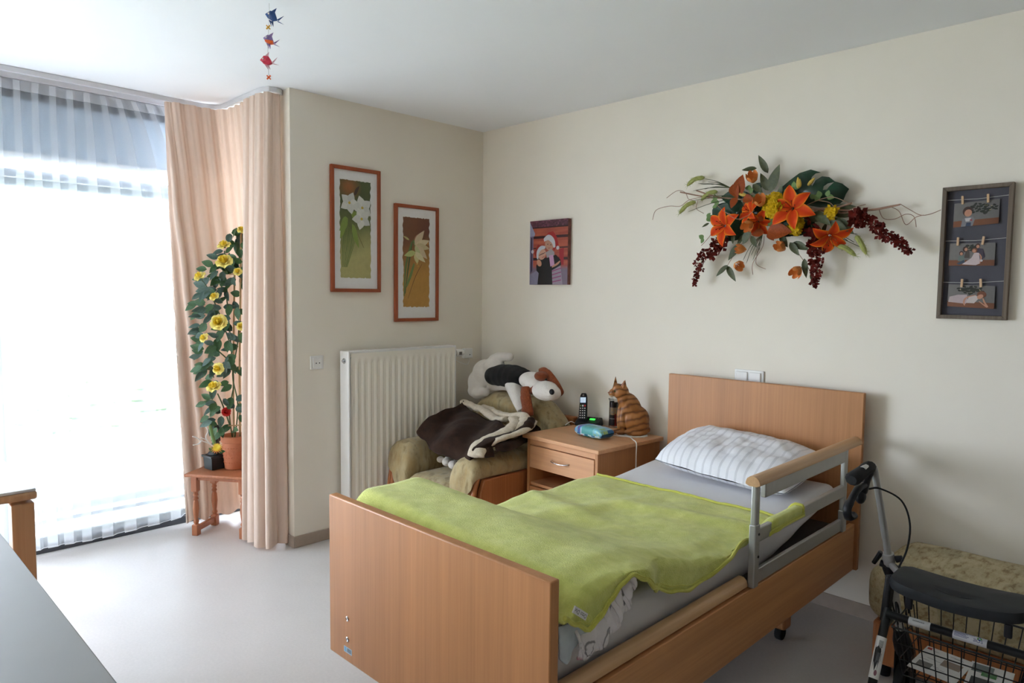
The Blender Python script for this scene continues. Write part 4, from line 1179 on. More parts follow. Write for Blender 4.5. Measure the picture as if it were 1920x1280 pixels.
part('end_seal', MB().obox(wc+wx*(WL/2-.001)+V((0, 0, .030)), (.012, WD*.8, .004), Matrix((wx, wy, V((0, 0, 1)))).transposed()), 'fish_blue', pack, smooth=False) if False else None

# ginger cat figurine
cc_ = nsp(1184, 814); ctg = thing('cat_figurine', 'ginger tabby cat figurine sitting on the nightstand', 'figurine', (cc_.x, cc_.y, ZT+.004))
cs = (at(1200, 815, y=cc_.y)-at(1170, 815, y=cc_.y)).length/30*.74   # metres per photo pixel across the cat
fxd = V((.72, .69, 0)).normalized(); fyd = V((-.69, .72, 0))           # cat's long axis seen side-on
def CT(a, b, d=0): return V((cc_.x, cc_.y, ZT+.004)) + fxd*((a-1184)*.00322) + V((0, 0, (816-b)*.00322)) + fyd*d
cb_ = MB()
def ce(a, b, ra, rb, rd, d=0, ang=0):
    M3 = Matrix((fxd, fyd, V((0, 0, 1)))).transposed() @ Matrix.Rotation(ang, 3, 'Y')
    k = .00322; cb_.ball(CT(a, b, d), (ra*k, rd*k, rb*k), 16, 12, M3)
ce(1190, 790, 25, 25, 18); ce(1182, 772, 19, 30, 15, ang=-.35); ce(1170, 757, 12, 22, 12, ang=-.25); ce(1164, 742, 14, 14, 12)
ce(1152, 743, 9, 7, 7); ce(1147, 745, 5, 4.5, 5); ce(1158, 736, 9, 9, 9)
ce(1196, 800, 19, 15, 18); ce(1168, 790, 7, 26, 6, -.016); ce(1164, 790, 6, 26, 5.5, .016)
ce(1165, 813, 9, 4, 6, -.017); ce(1160, 813, 9, 4, 6, .017); ce(1184, 811, 14, 6, 7, -.038); ce(1208, 808, 9, 7, 10); ce(1198, 812, 14, 5, 9, .03)
cb_.tube([CT(1208, 811, -.02), CT(1196, 813, -.05), CT(1182, 814, -.055)], [.016, .014, .010], 10)
cat = part('body', cb_, 'tabby_glaze', ctg, remesh=.0035, smoothit=4)
for d, tx_, ty_ in ((-.020, 1170, 719), (.018, 1155, 714)):
    er = MB().add([CT(1174 if d < 0 else 1160, 736, d*.9), CT(1160 if d < 0 else 1150, 733, d*.5), CT(1166 if d < 0 else 1154, 734, d*1.7), CT(tx_, ty_, d*1.25)], [(0, 1, 2), (0, 1, 3), (1, 2, 3), (2, 0, 3)])
    part('ear', er, 'tabby_glaze', ctg, sub=0, bevel=.0015)
part('inner_ear', MB().add([CT(1169, 733, -.0235), CT(1162, 732.5, -.024), CT(1168, 721, -.0225)], [(0, 1, 2)]), 'cat_pink', ctg, solid=.001)
ey_o = part('eye', MB().ball(CT(1152.5, 740.5, -.020), (.0065, .004, .0075), 10, 8), 'eye_green', ctg)
part('pupil', MB().ball(CT(1152, 740.5, -.0235), (.002, .002, .006), 8, 6), 'dark_ink', ey_o)
part('nose', MB().ball(CT(1142.5, 743.5, 0), (.005, .006, .004), 8, 6), 'cat_pink', ctg)
part('chin', MB().ball(CT(1148, 749, -.003), (.011, .014, .007), 10, 8), 'cat_cream', ctg)
# tall glass with a printed wrap, half behind the cat
gc = nsp(1150, 800); gl = thing('printed_glass', 'tall glass with dark printed wrap half hidden behind the cat figurine', 'glass', (gc.x, gc.y, ZT))
gm = MB(); gm.lathe([(.028, .002), (.028, .006), (.026, .16), (.031, .168), (.031, .172), (.0285, .17)], 24, (gc.x, gc.y, ZT), cap=False)
part('tumbler', gm, 'clear_glass', gl, solid=.0015)
gp = MB(); n = 28
def gq(t, z): return V((gc.x+.0255*math.cos(t), gc.y+.0255*math.sin(t), ZT+z))
for i in range(n):
    for j in range(22):
        t0, t1 = 2*PI*i/n, 2*PI*(i+1)/n; z0, z1 = .012+j*.0064, .012+(j+1)*.0064
        q = j/22; c = mixc(lin(40, 34, 38), lin(70, 60, 62), abs(nz(i*.5, j*.6)))
        if .42 < q < .75: c = mixc(lin(150, 140, 132), lin(190, 150, 90), abs(nz(i*.7, j*.5, 3))*2)
        if .24 < q < .30: c = lin(150, 146, 146)
        if i % 9 > 6 and q < .5: c = lin(150, 30, 26)
        gp.ink([gq(t0, z0), gq(t1, z0), gq(t1, z1), gq(t0, z1)], c)
part('printed_wrap', gp, 'gloss_print', gl, angle=60)
part('candle_wax', MB().lathe([(.001, .008), (.024, .008), (.024, .012), (.001, .012)], 20, (gc.x, gc.y, ZT)), 'terracotta', gl)
# white cable running over the edge
c0, c1 = nsp(1140, 815), nsp(1168, 817)
rim = V((NS.x, NS.y, 0)) + Matrix.Rotation(nsr, 3, 'Z') @ V((Wn/2, 0, 0))
p_edge = nsp(1186, 825); 
cab = [nsp(1149, 817)+V((0, 0, .003)), nsp(1165, 818.5)+V((0, 0, .003)), nsp(1180, 820)+V((0, 0, .003))]
pe = nsp(1190, 826); pe = V((1.542, pe.y-.02, ZT+.004)); cab += [V((1.50, -.262, ZT+.005)), V((1.532, -.290, ZT+.007)), V((1.546, -.300, ZT-.006)), V((1.548, -.304, ZT-.05)), V((1.549, -.306, .56)), V((1.550, -.308, .46))]
cbo = part('power_cable', MB().tube(cm(cab, 6), .003, 6), 'white_plastic'); tag(cbo, 'thin white cable running over the nightstand edge', 'cable')
dly = part('paper_doily', MB().prism([(cc_.x+.095*math.cos(i*PI/12)*(1+.04*(i % 2)), cc_.y+.075*math.sin(i*PI/12)*(1+.04*(i % 2))) for i in range(24)], lambda a, b, h: V((a, b, h)), ZT, ZT+.0035), 'paper_white', smooth=False)
tag(dly, 'thin white paper doily under the cat figurine', 'doily')

# ================================================================ ARMCHAIR
ch = thing('armchair', 'low armchair in worn olive velour with wooden arm fronts', 'armchair', (.54, -.5, 0))
CX0, CX1 = .150, .938
def rbox(x0, x1, y0, y1, z0, z1, r, puff=.0, seed=0, n=5):
    """rounded upholstered block"""
    m = MB(); c = V(((x0+x1)/2, (y0+y1)/2, (z0+z1)/2)); h = V(((x1-x0)/2, (y1-y0)/2, (z1-z0)/2)); N = 12
    def face(ax, sg):
        b, d = [(1, 2), (2, 0), (0, 1)][ax]
        def f(u, v):
            p = [0, 0, 0]; p[ax] = sg*1.0; p[b] = 2*u-1; p[d] = 2*v-1
            q = V((p[0]*h.x, p[1]*h.y, p[2]*h.z)); inn = V((max(-h.x+r, min(h.x-r, q.x)), max(-h.y+r, min(h.y-r, q.y)), max(-h.z+r, min(h.z-r, q.z))))
            dd = q-inn
            if dd.length > 1e-9: dd.normalize()
            w_ = inn+dd*r
            bul = puff*(1-p[b]**2)*(1-p[d]**2); w_[ax] += sg*bul
            w_ += V((nz(w_.x*6+seed, w_.y*6, w_.z*6), nz(w_.x*6, w_.y*6+seed, w_.z*6+5), nz(w_.x*5, w_.y*7, w_.z*6+seed)))*.006
            return c+w_
        m.grid(f, N, N)
    for ax in range(3):
        for sg in (-1, 1): face(ax, sg)
    return m
def weld(o, d=.0015):
    bm = bmesh.new(); bm.from_mesh(o.data); bmesh.ops.remove_doubles(bm, verts=bm.verts, dist=d); bmesh.ops.recalc_face_normals(bm, faces=bm.faces); bm.to_mesh(o.data); bm.free()
    o.data.polygons.foreach_set('use_smooth', [True]*len(o.data.polygons)); return o
weld(part('seat_cushion', rbox(.335, .755, -.925, -.26, .16, .405, .055, .025, 1), 'velour', ch, angle=80))
bk = MB()
def backf(u, v):
    # arched, puffed back cushion; u across, v round from front bottom over the top to the rear
    a = 2*u-1; x = lerp(.165, .945, u); arch = .835-.13*abs(a)**2.6-.02*math.cos(a*PI*2.0)
    zb = .38; e = (1-abs(a)**6)
    if v < .55: t = v/.55; z = lerp(zb, arch-.06, t); y = -.30-.085*math.sin(t*PI*.9)*e + .05*t - .012*math.sin(a*PI*3.0)*math.sin(t*PI)
    elif v < .80:
        t = (v-.55)/.25; ang = t*PI; cy_ = -.185; ry_ = .095+.02*e
        y = cy_ - ry_*math.cos(ang)*.95; z = arch-.06+.06*math.sin(ang)
    else: t = (v-.80)/.20; y = -.085; z = lerp(arch-.06, zb, t)
    y += .008*nz(x*9, z*9); z += .006*nz(x*8, y*8, 3)
    return V((x, min(y, -.030), z))
bk.grid(backf, 40, 40)
part('back_cushion', bk, 'velour', ch, angle=80)
bs = MB()
for sx in (.165, .945):
    pass
part('back_panel', MB().box(.185, .925, -.083, -.03, .10, .72), 'chair_wood', ch, bevel=.01)
part('back_side', MB().prism([(-.24, .38), (-.24, .58), (-.20, .665), (-.13, .68), (-.08, .64), (-.078, .38)], lambda a, b, h: V((h, a, b)), .925, .950), 'chair_wood', ch, bevel=.006)
part('back_side', MB().prism([(-.24, .38), (-.24, .58), (-.20, .665), (-.13, .68), (-.08, .64), (-.078, .38)], lambda a, b, h: V((h, a, b)), .160, .185), 'chair_wood', ch, bevel=.006)
def arm(xi, xo, nm):
    s_ = 1 if xo > xi else -1
    sec = [(xi, .30), (xi-.006*s_, .42), (xi-.004*s_, .52), (lerp(xi, xo, .15), .572), (lerp(xi, xo, .5), .592), (lerp(xi, xo, .85), .580), (xo, .545), (xo, .49), (xo-.016*s_, .475), (xo-.05*s_, .47), (xo-.06*s_, .30)]
    rings = []
    ys = [-.925, -.918, -.90, -.87, -.80, -.7, -.6, -.5, -.4, -.3, -.22, -.15]
    for k, y in enumerate(ys):
        e = [.72, .86, .95, 1, 1, 1, 1, 1, 1, 1, 1, 1][k]; drop = [.045, .022, .008, 0, 0, .002, .004, .004, .004, .002, 0, 0][k]
        cx = (xi+xo)/2
        rings.append([V((cx+(a-cx)*lerp(1, e, .5)+.004*nz(y*9, b*9), y, (b-.30)*e+.30-drop*(1 if b > .45 else 0) + .005*nz(a*9, y*7))) for a, b in sec])
    return part(nm, MB().rings(rings), 'velour', ch, angle=70, sub=1)
arm(.735, .938, 'armrest'); arm(.352, .150, 'armrest')
for xo, s_ in ((.936, 1), (.152, -1)):
    xa, xb = (xo-.030*s_, xo)
    lo, hi = min(xa, xb), max(xa, xb)
    part('side_panel', MB().prism([(-.875, .08), (-.885, .25), (-.862, .40), (-.835, .468), (-.15, .468), (-.15, .08)], lambda a, b, h: V((h, a, b)), lo, hi), 'chair_wood', ch, bevel=.006)
    for q, dx in enumerate((.0, .034)):
        x_c = xo - s_*(.014+dx)
        pts = [(x_c, -.895-.004*q, .07), (x_c, -.915-.004*q, .20), (x_c-.002*s_, -.908-.004*q, .34), (x_c-.006*s_, -.885, .44), (x_c-.014*s_, -.860, .476)]
        part('front_slat', MB().tube(cm(pts, 5), .016, 10), 'chair_wood', ch)
part('plinth', MB().box(.19, .90, -.88, -.10, .06, .17), 'chair_wood', ch, bevel=.006)
for x in (.22, .87):
    for y in (-.84, -.14): part('foot', MB().lathe([(.022, 0), (.026, .02), (.026, .065)], 12, (x, y, 0)), 'black_plastic', ch)

# ---- brown throw with cream lining, folded over the chair
th = thing('brown_throw', 'dark brown throw with cream fleece lining heaped on the armchair', 'blanket', (.55, -.6, .5))
def TP(px, py, y): return at(px, py, y=y)
ctrl = [
  [TP(783, 806, -.80), TP(803, 788, -.74), TP(832, 768, -.62), TP(868, 752, -.44)],
  [TP(788, 822, -.82), TP(815, 806, -.78), TP(850, 785, -.62), TP(888, 770, -.45)],
  [TP(805, 838, -.84), TP(832, 822, -.82), TP(872, 800, -.68), TP(915, 788, -.50)],
  [TP(832, 852, -.84), TP(856, 836, -.84), TP(893, 814, -.72), TP(940, 789, -.54)],
  [TP(862, 866, -.85), TP(876, 848, -.86), TP(905, 826, -.78), TP(950, 800, -.58)],
  [TP(884, 866, -.87), TP(890, 846, -.89), TP(915, 829, -.84), TP(958, 806, -.64)],
]
rows = [cm(r, 8) for r in ctrl]
colsT = [cm([r[i] for r in rows], 8) for i in range(len(rows[0]))]
nu, nv = len(colsT)-1, len(colsT[0])-1
def thr(u, v):
    p = colsT[round(u*nu)][round(v*nv)].copy()
    p.z += .014*nz(p.x*9, p.y*9) + .016*math.sin(v*13+u*5)*math.sin(u*PI)**.5 + .006*nz(p.x*24, p.y*24, 3); p.y -= .012*math.sin(v*13+u*5+1); return p
part('top_fold', MB().grid(thr, nu, nv), 'throw_brown', th, solid=.028, angle=80, soff=-1.0)
def band(name, pts, r, mat, flat=.6):
    m = MB().tube(cm([TP(*p) for p in pts], 6), [x*(1.55 if mat == 'sherpa' else 1.3)*(1+.22*nz(i*.45, len(pts), r[0]*90)) for i, x in enumerate(r)], 14, flat=flat*.8)
    m.v = [p + V((nz(p.x*30, p.y*30, p.z*30), nz(p.x*30+9, p.y*30, p.z*30), nz(p.x*30, p.y*30+7, p.z*30)))*.006 for p in m.v]
    return part(name, m, mat, th, angle=80, sub=1)
band('lining_edge', [(868, 753, -.42), (880, 758, -.42), (894, 764, -.42), (906, 768, -.43), (918, 778, -.45), (932, 786, -.47), (950, 785, -.50)], [.022]*37, 'sherpa', .7)
band('lining_edge', [(905, 763, -.38), (920, 768, -.38), (938, 777, -.40), (960, 780, -.42), (980, 778, -.44), (984, 788, -.48), (972, 800, -.54)], [.020]*37, 'sherpa', .8)
band('lining_edge', [(962, 784, -.50), (966, 792, -.54), (955, 804, -.62), (935, 815, -.70), (912, 824, -.78), (893, 838, -.86), (886, 856, -.89)], [.022]*37, 'sherpa', .7)
band('lining_edge', [(984, 784, -.48), (978, 798, -.54), (958, 812, -.62), (930, 820, -.71), (910, 830, -.79), (900, 845, -.87), (897, 856, -.89)], [.022]*37, 'sherpa', .7)
band('brown_fold', [(994, 786, -.46), (990, 798, -.52), (970, 812, -.62), (940, 824, -.72), (918, 834, -.80), (910, 846, -.84), (925, 846, -.80)], [.024]*37, 'throw_brown', .8)
band('lining_edge', [(1002, 790, -.36), (996, 799, -.42), (985, 806, -.58), (960, 816, -.68), (935, 824, -.76), (920, 834, -.80)], [.014]*31, 'sherpa', .8)
band('brown_fold', [(1004, 802, -.35), (992, 813, -.42), (974, 826, -.54), (950, 836, -.72), (930, 838, -.77)], [.032]*25, 'throw_brown', .8)
wf = thing('white_fleece', 'white fleece bundle with green stripe peeking from under the brown throw', 'fleece', TP(848, 872, -.80))
fl_ = MB()
for px_, py_, y_, r_ in ((826, 861, -.70, .026), (838, 866, -.72, .032), (850, 871, -.76, .033), (862, 876, -.79, .030), (874, 880, -.80, .026), (842, 862, -.68, .034), (858, 868, -.72, .034)): fl_.ball(TP(px_, py_, y_), (r_, r_, r_*.8), 10, 8)
part('fleece', fl_, 'plush_white', wf, remesh=.007, smoothit=3)
part('green_stripe', MB().ball(TP(864, 874, -.812), (.012, .010, .022), 10, 8), 'leaf_green', wf)

# ---- plush dog sprawled along the chair back
DY = -.20
def DP(cx, cy, d=0): return at(880+cx/8, 650+cy/8, y=DY+d)      # crop coordinates of the dog
dg_ = thing('plush_dog', 'floppy plush dog in white, black and rust lying on the armchair back', 'plush dog', DP(600, 640))
kx = (DP(108, 400)-DP(100, 400)).length*0+.0046/8; kz = .0034/8
b_ = MB()
def de(cx, cy, rx_, rz_, ry_, d=0): b_.ball(DP(cx, cy, d), (rx_*kx, ry_, rz_*kz), 16, 12)
de(170, 530, 150, 220, .09); de(250, 390, 175, 215, .085); de(370, 310, 140, 160, .075); de(120, 650, 95, 120, .075, -.02)
de(420, 460, 170, 160, .085); de(560, 460, 170, 155, .085); de(690, 470, 150, 150, .08); de(790, 500, 120, 140, .075)
b_.tube([DP(350, 210), DP(440, 150, .01), DP(540, 150, .02), DP(600, 150, .03)], [.040, .032, .032, .030], 12); b_.ball(DP(600, 155, .03), .030, 12, 8)
b_.tube([DP(110, 690, -.05), DP(170, 690, -.07), DP(235, 680, -.085)], [.045, .040, .030], 12); b_.ball(DP(238, 680, -.085), .032, 12, 8)
b_.tube([DP(640, 560, -.04), DP(690, 680, -.09), DP(745, 840, -.115), DP(790, 960, -.125)], [.050, .046, .038, .030], 12)
b_.tube([DP(300, 600, -.02), DP(450, 610, -.03), DP(560, 600, -.03)], [.028, .020, .024], 10)
part('body', b_, 'plush_white', dg_, remesh=.008, smoothit=6)
sd_ = MB()
for cx, cy, rx_, rz_, ry_, d in ((425, 430, 135, 165, .098, -.010), (500, 430, 150, 172, .100, -.010), (580, 435, 150, 175, .100, -.010), (660, 440, 150, 172, .098, -.010), (730, 455, 135, 160, .094, -.010), (800, 470, 110, 140, .086, -.008)): sd_.ball(DP(cx, cy, d), (rx_*kx, ry_, rz_*kz), 16, 12)
part('black_saddle', sd_, 'plush_black', dg_, remesh=.006, smoothit=10)
hd_ = MB()
hd_.ball(DP(930, 500, -.05), (145*kx, .075, 125*kz), 16, 12); hd_.ball(DP(1010, 560, -.07), (120*kx, .07, 120*kz), 16, 12); hd_.ball(DP(1150, 660, -.10), (165*kx, .075, 140*kz), 18, 14); hd_.ball(DP(1230, 690, -.11), (110*kx, .06, 105*kz), 16, 12)
part('head', hd_, 'plush_white', dg_, remesh=.007, smoothit=5)
part('nose', MB().ball(DP(1237, 676, -.185), (.018, .012, .017), 12, 10), 'black_plastic', dg_)
part('eye_patch', MB().ball(DP(960, 640, -.105), (95*kx, .035, 75*kz), 14, 10).ball(DP(1010, 610, -.115), (60*kx, .030, 50*kz), 14, 10), 'plush_rust', dg_, remesh=.007, smoothit=3)
part('eye_patch', MB().ball(DP(1080, 440, -.085), (85*kx, .040, 72*kz), 14, 10), 'plush_rust', dg_, remesh=.007, smoothit=2)
part('eye', MB().ball(DP(985, 690, -.150), .007, 10, 8), 'black_plastic', dg_)
part('eye', MB().ball(DP(1150, 490, -.135), .007, 10, 8), 'black_plastic', dg_)
def ear(pts, r): return part('ear', MB().tube(cm([DP(*p) for p in pts], 6), r, 12, flat=.42, up=(0, -1, 0)), 'plush_rust', dg_)
ear([(850, 600, -.13), (835, 680, -.145), (850, 790, -.150), (870, 910, -.15), (875, 1010, -.15), (880, 1050, -.15)], [.020]+[.036]*8+[.042]*10+[.046]*8+[.040, .032, .022, .010])
ear([(1060, 400, -.06), (1130, 380, -.06), (1210, 460, -.06), (1290, 570, -.065), (1350, 680, -.075), (1370, 740, -.08)], [.020]+[.030]*8+[.034]*10+[.034]*8+[.030, .026, .018, .008])
# ================================================================ STOOL, POTTED ROSE, FOUNTAIN BOWL
E1 = V((.817, .577, 0)); E2 = V((-.577, .817, 0))
SC = V((-.534, -1.612, 0)); ST = .385
st = thing('plant_stool', 'small reddish turned-leg wooden stool carrying the potted rose', 'stool', SC, None, math.atan2(E1.y, E1.x))
part('top', MB().box(-.20, .19, -.145, .115, ST-.020, ST), 'stool_wood', st, bevel=.008, bseg=3, local=True)
ap = MB(); ap.box(-.15, .15, -.105, -.088, ST-.045, ST-.02); ap.box(-.15, .15, .088, .105, ST-.045, ST-.02)
for nm, a in (('apron', (-.14, .14, -.103, -.089)), ('apron', (-.14, .14, .089, .103)), ('apron', (-.162, -.148, -.08, .08)), ('apron', (.148, .162, -.08, .08))):
    part(nm, MB().box(*a, ST-.045, ST-.02), 'stool_wood', st, bevel=.002, local=True)
lp = [(.019, .065), (.012, .072), (.017, .085), (.011, .10), (.014, .115), (.0185, .16), (.0155, .20), (.011, .215), (.017, .225), (.011, .236), (.016, .248), (.012, .258), (.019, .272)]
for a in (-.155, .155):
    for b in (-.096, .096):
        lg = part('leg', MB().box(a-.019, a+.019, b-.019, b+.019, 0, .066), 'stool_wood', st, bevel=.004, local=True)
        part('turned_post', MB().lathe(lp, 16, (a, b, 0)), 'stool_wood', lg, local=True)
        part('post_head', MB().box(a-.019, a+.019, b-.019, b+.019, .27, ST-.02), 'stool_wood', lg, bevel=.003, local=True)
for a in (-.155, .155): part('stretcher', MB().box(a-.011, a+.011, -.077, .077, .022, .055), 'stool_wood', st, bevel=.003, local=True)
# --- rose
pc = at(441, 877, z=ST)
ro = thing('potted_rose', 'tall yellow artificial rose in an embossed terracotta pot', 'potted plant', (pc.x, pc.y, ST))
pp = [(.004, .002), (.056, .002), (.060, .008), (.074, .165), (.080, .17), (.082, .205), (.077, .208), (.074, .19), (.070, .175), (.004, .175)]
pot = part('pot', MB().lathe([(r, z+ST) for r, z in pp], 40, (pc.x, pc.y, 0), cap=False), 'terracotta', ro)
em = MB()
for k in range(26):
    a = 2*PI*k/26
    for z in (.045, .075, .135): em.ball((pc.x+(.060+.014*z/.165)*math.cos(a), pc.y+(.060+.014*z/.165)*math.sin(a), ST+z), (.0035, .0035, .004), 6, 4)
for k in range(9):
    a0 = 2*PI*k/9
    for rr_ in (.012, .020):
        ring = []
        for j in range(16):
            t = 2*PI*j/16; z = .105+rr_*math.sin(t); a = a0+rr_*math.cos(t)/.068; R = .060+.014*z/.165+.0005
            ring.append(V((pc.x+R*math.cos(a), pc.y+R*math.sin(a), ST+z)))
        em.tube(ring, .0016, 5, closed=True)
part('embossing', em, 'terracotta', pot)['kind'] = 'stuff'
part('soil', MB().lathe([(.002, ST+.176), (.069, ST+.176), (.069, ST+.179), (.002, ST+.184)], 24, (pc.x, pc.y, 0)), 'soil', ro)
RX = pc.x
def RP(px, py, d=0): # plane through the pot, facing the camera; outer twigs lean into the room
    d = d - .0022*max(0, 420-px)
    return at(px, py, x=None, y=None, z=None) if False else CAM + ((FWD*FOC + RGT*(px-960) + UPV*(640-py))/FOC)*((V((pc.x, pc.y, 1))-CAM).dot(FWD)+d)
part('cane', MB().tube([(pc.x-.01, pc.y, ST+.17), RP(437, 700, .0), RP(440, 500)], .006, 8), 'cane', ro)
part('cane', MB().tube([(pc.x+.03, pc.y+.02, ST+.17), RP(449, 700, -.05), RP(452, 430, -.06)], .006, 8), 'cane', ro)
part('cane', MB().tube([RP(428, 798, -.02), RP(460, 796, -.03)], .004, 6), 'cane', ro)
part('cane', MB().tube([RP(430, 514, -.02), RP(460, 512, -.03)], .004, 6), 'cane', ro)
for pts in ([(436, 822), (430, 770), (438, 720), (434, 660), (428, 590), (422, 520), (421, 470)], [(440, 822), (446, 760), (436, 700), (446, 640), (450, 560), (456, 480), (453, 430)],
            [(430, 640), (412, 590), (392, 545), (378, 525)], [(432, 800), (418, 760), (408, 738)], [(434, 680), (412, 660), (388, 640)], [(452, 500), (446, 460), (450, 425)]):
    part('stem', MB().tube(cm([RP(p[0], p[1], rnd.uniform(-.02, .02)-.04*min(1, (825-p[1])/100)) for p in pts], 6), .0042, 6), 'stem_green', ro)
def leaf_mesh(mat, L=1.0, W=.56, fold=.25, curl=.25, tip=1.0):
    m = MB()
    def f(u, v):
        t = v; w_ = W/2*(math.sin(PI*min(1, t**.8*1.0))**.85)*(1-.15*t)+.004
        a = 2*u-1; return V((a*w_, t*L, abs(a)*w_*fold - curl*t*t*L*.5))
    m.grid(f, 4, 7); return mesh_of(m, 'leaf', mat, angle=80)
LM = [leaf_mesh('leaf_green'), leaf_mesh('leaf_blue'), leaf_mesh('leaf_green', 1, .62, .1, .1), leaf_mesh('leaf_blue', 1, .5, .35, .4)]
def put_leaf(me, p, d, up, size, parent, name='leaf'):
    d = V(d).normalized(); n = V(up); x = d.cross(n)
    if x.length < 1e-5: x = d.orthogonal()
    x.normalize(); n = x.cross(d)
    M4 = Matrix((x, d, n)).transposed().to_4x4()
    o = link(name, me, parent); o.matrix_local = Matrix.Translation(V(p)-root_of(parent)) @ M4 @ Matrix.Scale(size, 4)
    return o
toC = -FWD
rl = random.Random(3)
XR = [(425, 434, 456), (450, 428, 457), (475, 414, 457), (500, 392, 458), (530, 376, 458), (560, 368, 458), (600, 370, 459), (640, 372, 459), (670, 370, 459), (700, 380, 459), (725, 390, 458), (770, 392, 456), (805, 402, 450)]
def xr(y):
    for (a, l0, r0), (b, l1, r1) in zip(XR, XR[1:]):
        if a <= y <= b: t = (y-a)/(b-a); return lerp(l0, l1, t), lerp(r0, r1, t)
    return XR[-1][1:]
cnt = 0
while cnt < 190:
    py = rl.uniform(428, 812); l_, r_ = xr(py); px = rl.uniform(l_, r_)
    dens = 1.0 if py < 700 else .35
    if py < 480: dens = .5 if px > 425 else .3
    if rl.random() > dens: continue
    p = RP(px, py, rl.uniform(-.13, .01))
    out = (px-438)/50
    d = RGT*(out+rl.uniform(-.8, .8)) + UPV*rl.uniform(-1.0, .45) + toC*rl.uniform(-.2, .5)
    up = toC*1.0 + UPV*rl.uniform(-.3, .8) + RGT*rl.uniform(-.6, .6)
    put_leaf(rl.choice(LM), p, d, up, rl.uniform(.060, .086), ro); cnt += 1
for px, py, dx, dy in ((386, 755, -1, -.3), (396, 748, -.8, .4), (405, 765, -.6, -.8), (392, 780, -1, -.6), (415, 800, .1, -1), (442, 765, .9, .3), (448, 778, .7, -.8), (372, 585, -.8, -.7), (372, 570, -1, .1), (388, 505, -1, .1), (380, 660, -1, .2), (388, 690, -.5, -.8)):
    put_leaf(LM[0], RP(px, py, -.04), RGT*dx+UPV*dy, toC+UPV*.3, .07, ro)
def rose_mesh(mats):
    m = MB(); rr = random.Random(5)
    for ring, (n, r, h, op, w_) in enumerate(((3, .16, .95, .02, .75), (4, .30, .94, .10, .75), (5, .46, .86, .25, .80), (6, .62, .74, .55, .85), (6, .80, .50, 1.0, .85))):
        for k in range(n):
            a0 = 2*PI*k/n + ring*.7 + rr.uniform(-.1, .1)
            m.m = 0 if ring < 3 else (1 if len(mats) > 1 else 0)
            def f(u, v, a0=a0, r=r, h=h, op=op, w_=w_):
                s_ = (2*u-1)*w_*(.35+.75*math.sin(PI*min(1, .15+v*.75)))
                rad = r*(.25+.75*v**.6) + .18*op*v**3
                z = h*v*(1-.35*op*v*v) - .22*abs(2*u-1)**2*v*(.4+op)
                a = a0 + s_*.9
                return V((rad*math.cos(a), rad*math.sin(a), z))
            m.grid(f, 5, 5)
    m.m = 0; m.ball((0, 0, .62), (.15, .15, .30), 10, 8)
    return mesh_of(m, 'rose', mats, angle=80)
RM = [rose_mesh(['rose_yellow', 'rose_pale']), rose_mesh(['petal_red'])]
cal_m = MB().lathe([(.05, -.25), (.10, -.2), (.16, -.05), (.26, .02)], 8, cap=False)
cal_me = mesh_of(cal_m, 'calyx', 'stem_green')
def put_flower(me, p, n, size, parent, name, cal=True):
    M3 = rot_to(n, (.2, .3, .9))
    o = link(name, me, parent); o.matrix_local = Matrix.Translation(V(p)-root_of(parent)) @ M3.to_4x4() @ Matrix.Scale(size, 4)
    if cal: link('calyx', cal_me, o)
    return o
k = .0036
for px, py, r, up_, rt_ in ((421, 462, 12, 1.6, -.2), (421, 492, 15, .8, .1), (376, 520, 11, 1.2, -.6), (403, 557, 9, .8, -.3), (411, 605, 15, .35, .1), (384, 634, 9, .6, -.6), (411, 691, 11, .1, -.2), (402, 727, 13, 1.3, -.2), (453, 432, 8, .8, .3), (446, 510, 8, .5, .2), (452, 612, 8, .3, .2)):
    put_flower(RM[0], RP(px, py, -.165), toC+UPV*up_+RGT*rt_, r*k*.95, ro, 'rose')
put_flower(RM[1], RP(424, 772, -.05), toC+UPV*.2+RGT*.6, 8*k, ro, 'rose')['label'] = 'small red rose low on the stem'

# --- black bowl with branch, blossom and dark figure
bc_ = at(400, 881, z=ST); bw = thing('fountain_bowl', 'square black dish with dark statuette, white twig and yellow blossom', 'bowl', (bc_.x, bc_.y, ST))
e1 = (at(424, 876, z=ST)-bc_); e1 = V((e1.x, e1.y, 0)).normalized(); e2 = V((-e1.y, e1.x, 0))
bc_ = bc_ + V((.012, -.012, 0)); BW, BD, BH = .115, .088, .088
def BQ(a, b, z): return bc_ + e1*a + e2*b + V((0, 0, z))
def quad(g, z): return [BQ(-g, -g, z), BQ(BW+g, -g, z), BQ(BW+g, BD+g, z), BQ(-g, BD+g, z)]
part('dish', MB().rings([quad(-.03, .001), quad(0, .001), quad(.004, BH*.85), quad(.012, BH*.86), quad(.012, BH), quad(-.004, BH), quad(-.006, .06), quad(-.03, .06)], cap=True), 'bowl_black', bw, bevel=.002)
part('dark_gravel', MB().rings([quad(-.007, .058), quad(-.007, .072)]), 'soil', bw)
fm_ = MB()
for a, b, z, r in ((.06, .06, .10, .035), (.045, .04, .088, .028), (.08, .05, .09, .03), (.07, .075, .14, .026), (.07, .08, .17, .022), (.065, .08, .198, .02), (.03, .06, .085, .024)): fm_.ball(BQ(a, b, z), r, 10, 8)
fm_.tube(cm([BQ(.065, .08, .19), BQ(.06, .085, .23), BQ(.075, .085, .255), BQ(.095, .08, .24), BQ(.10, .08, .20), BQ(.095, .075, .16)], 4), .011, 8)
part('statuette', fm_, 'bowl_black', bw, remesh=.005, smoothit=3)
tw = [[(402, 838), (390, 830), (378, 826), (368, 820), (361, 818)], [(378, 826), (372, 832), (362, 834)], [(398, 836), (389, 826), (386, 818), (390, 808), (386, 800)], [(389, 824), (382, 822), (377, 820)]]
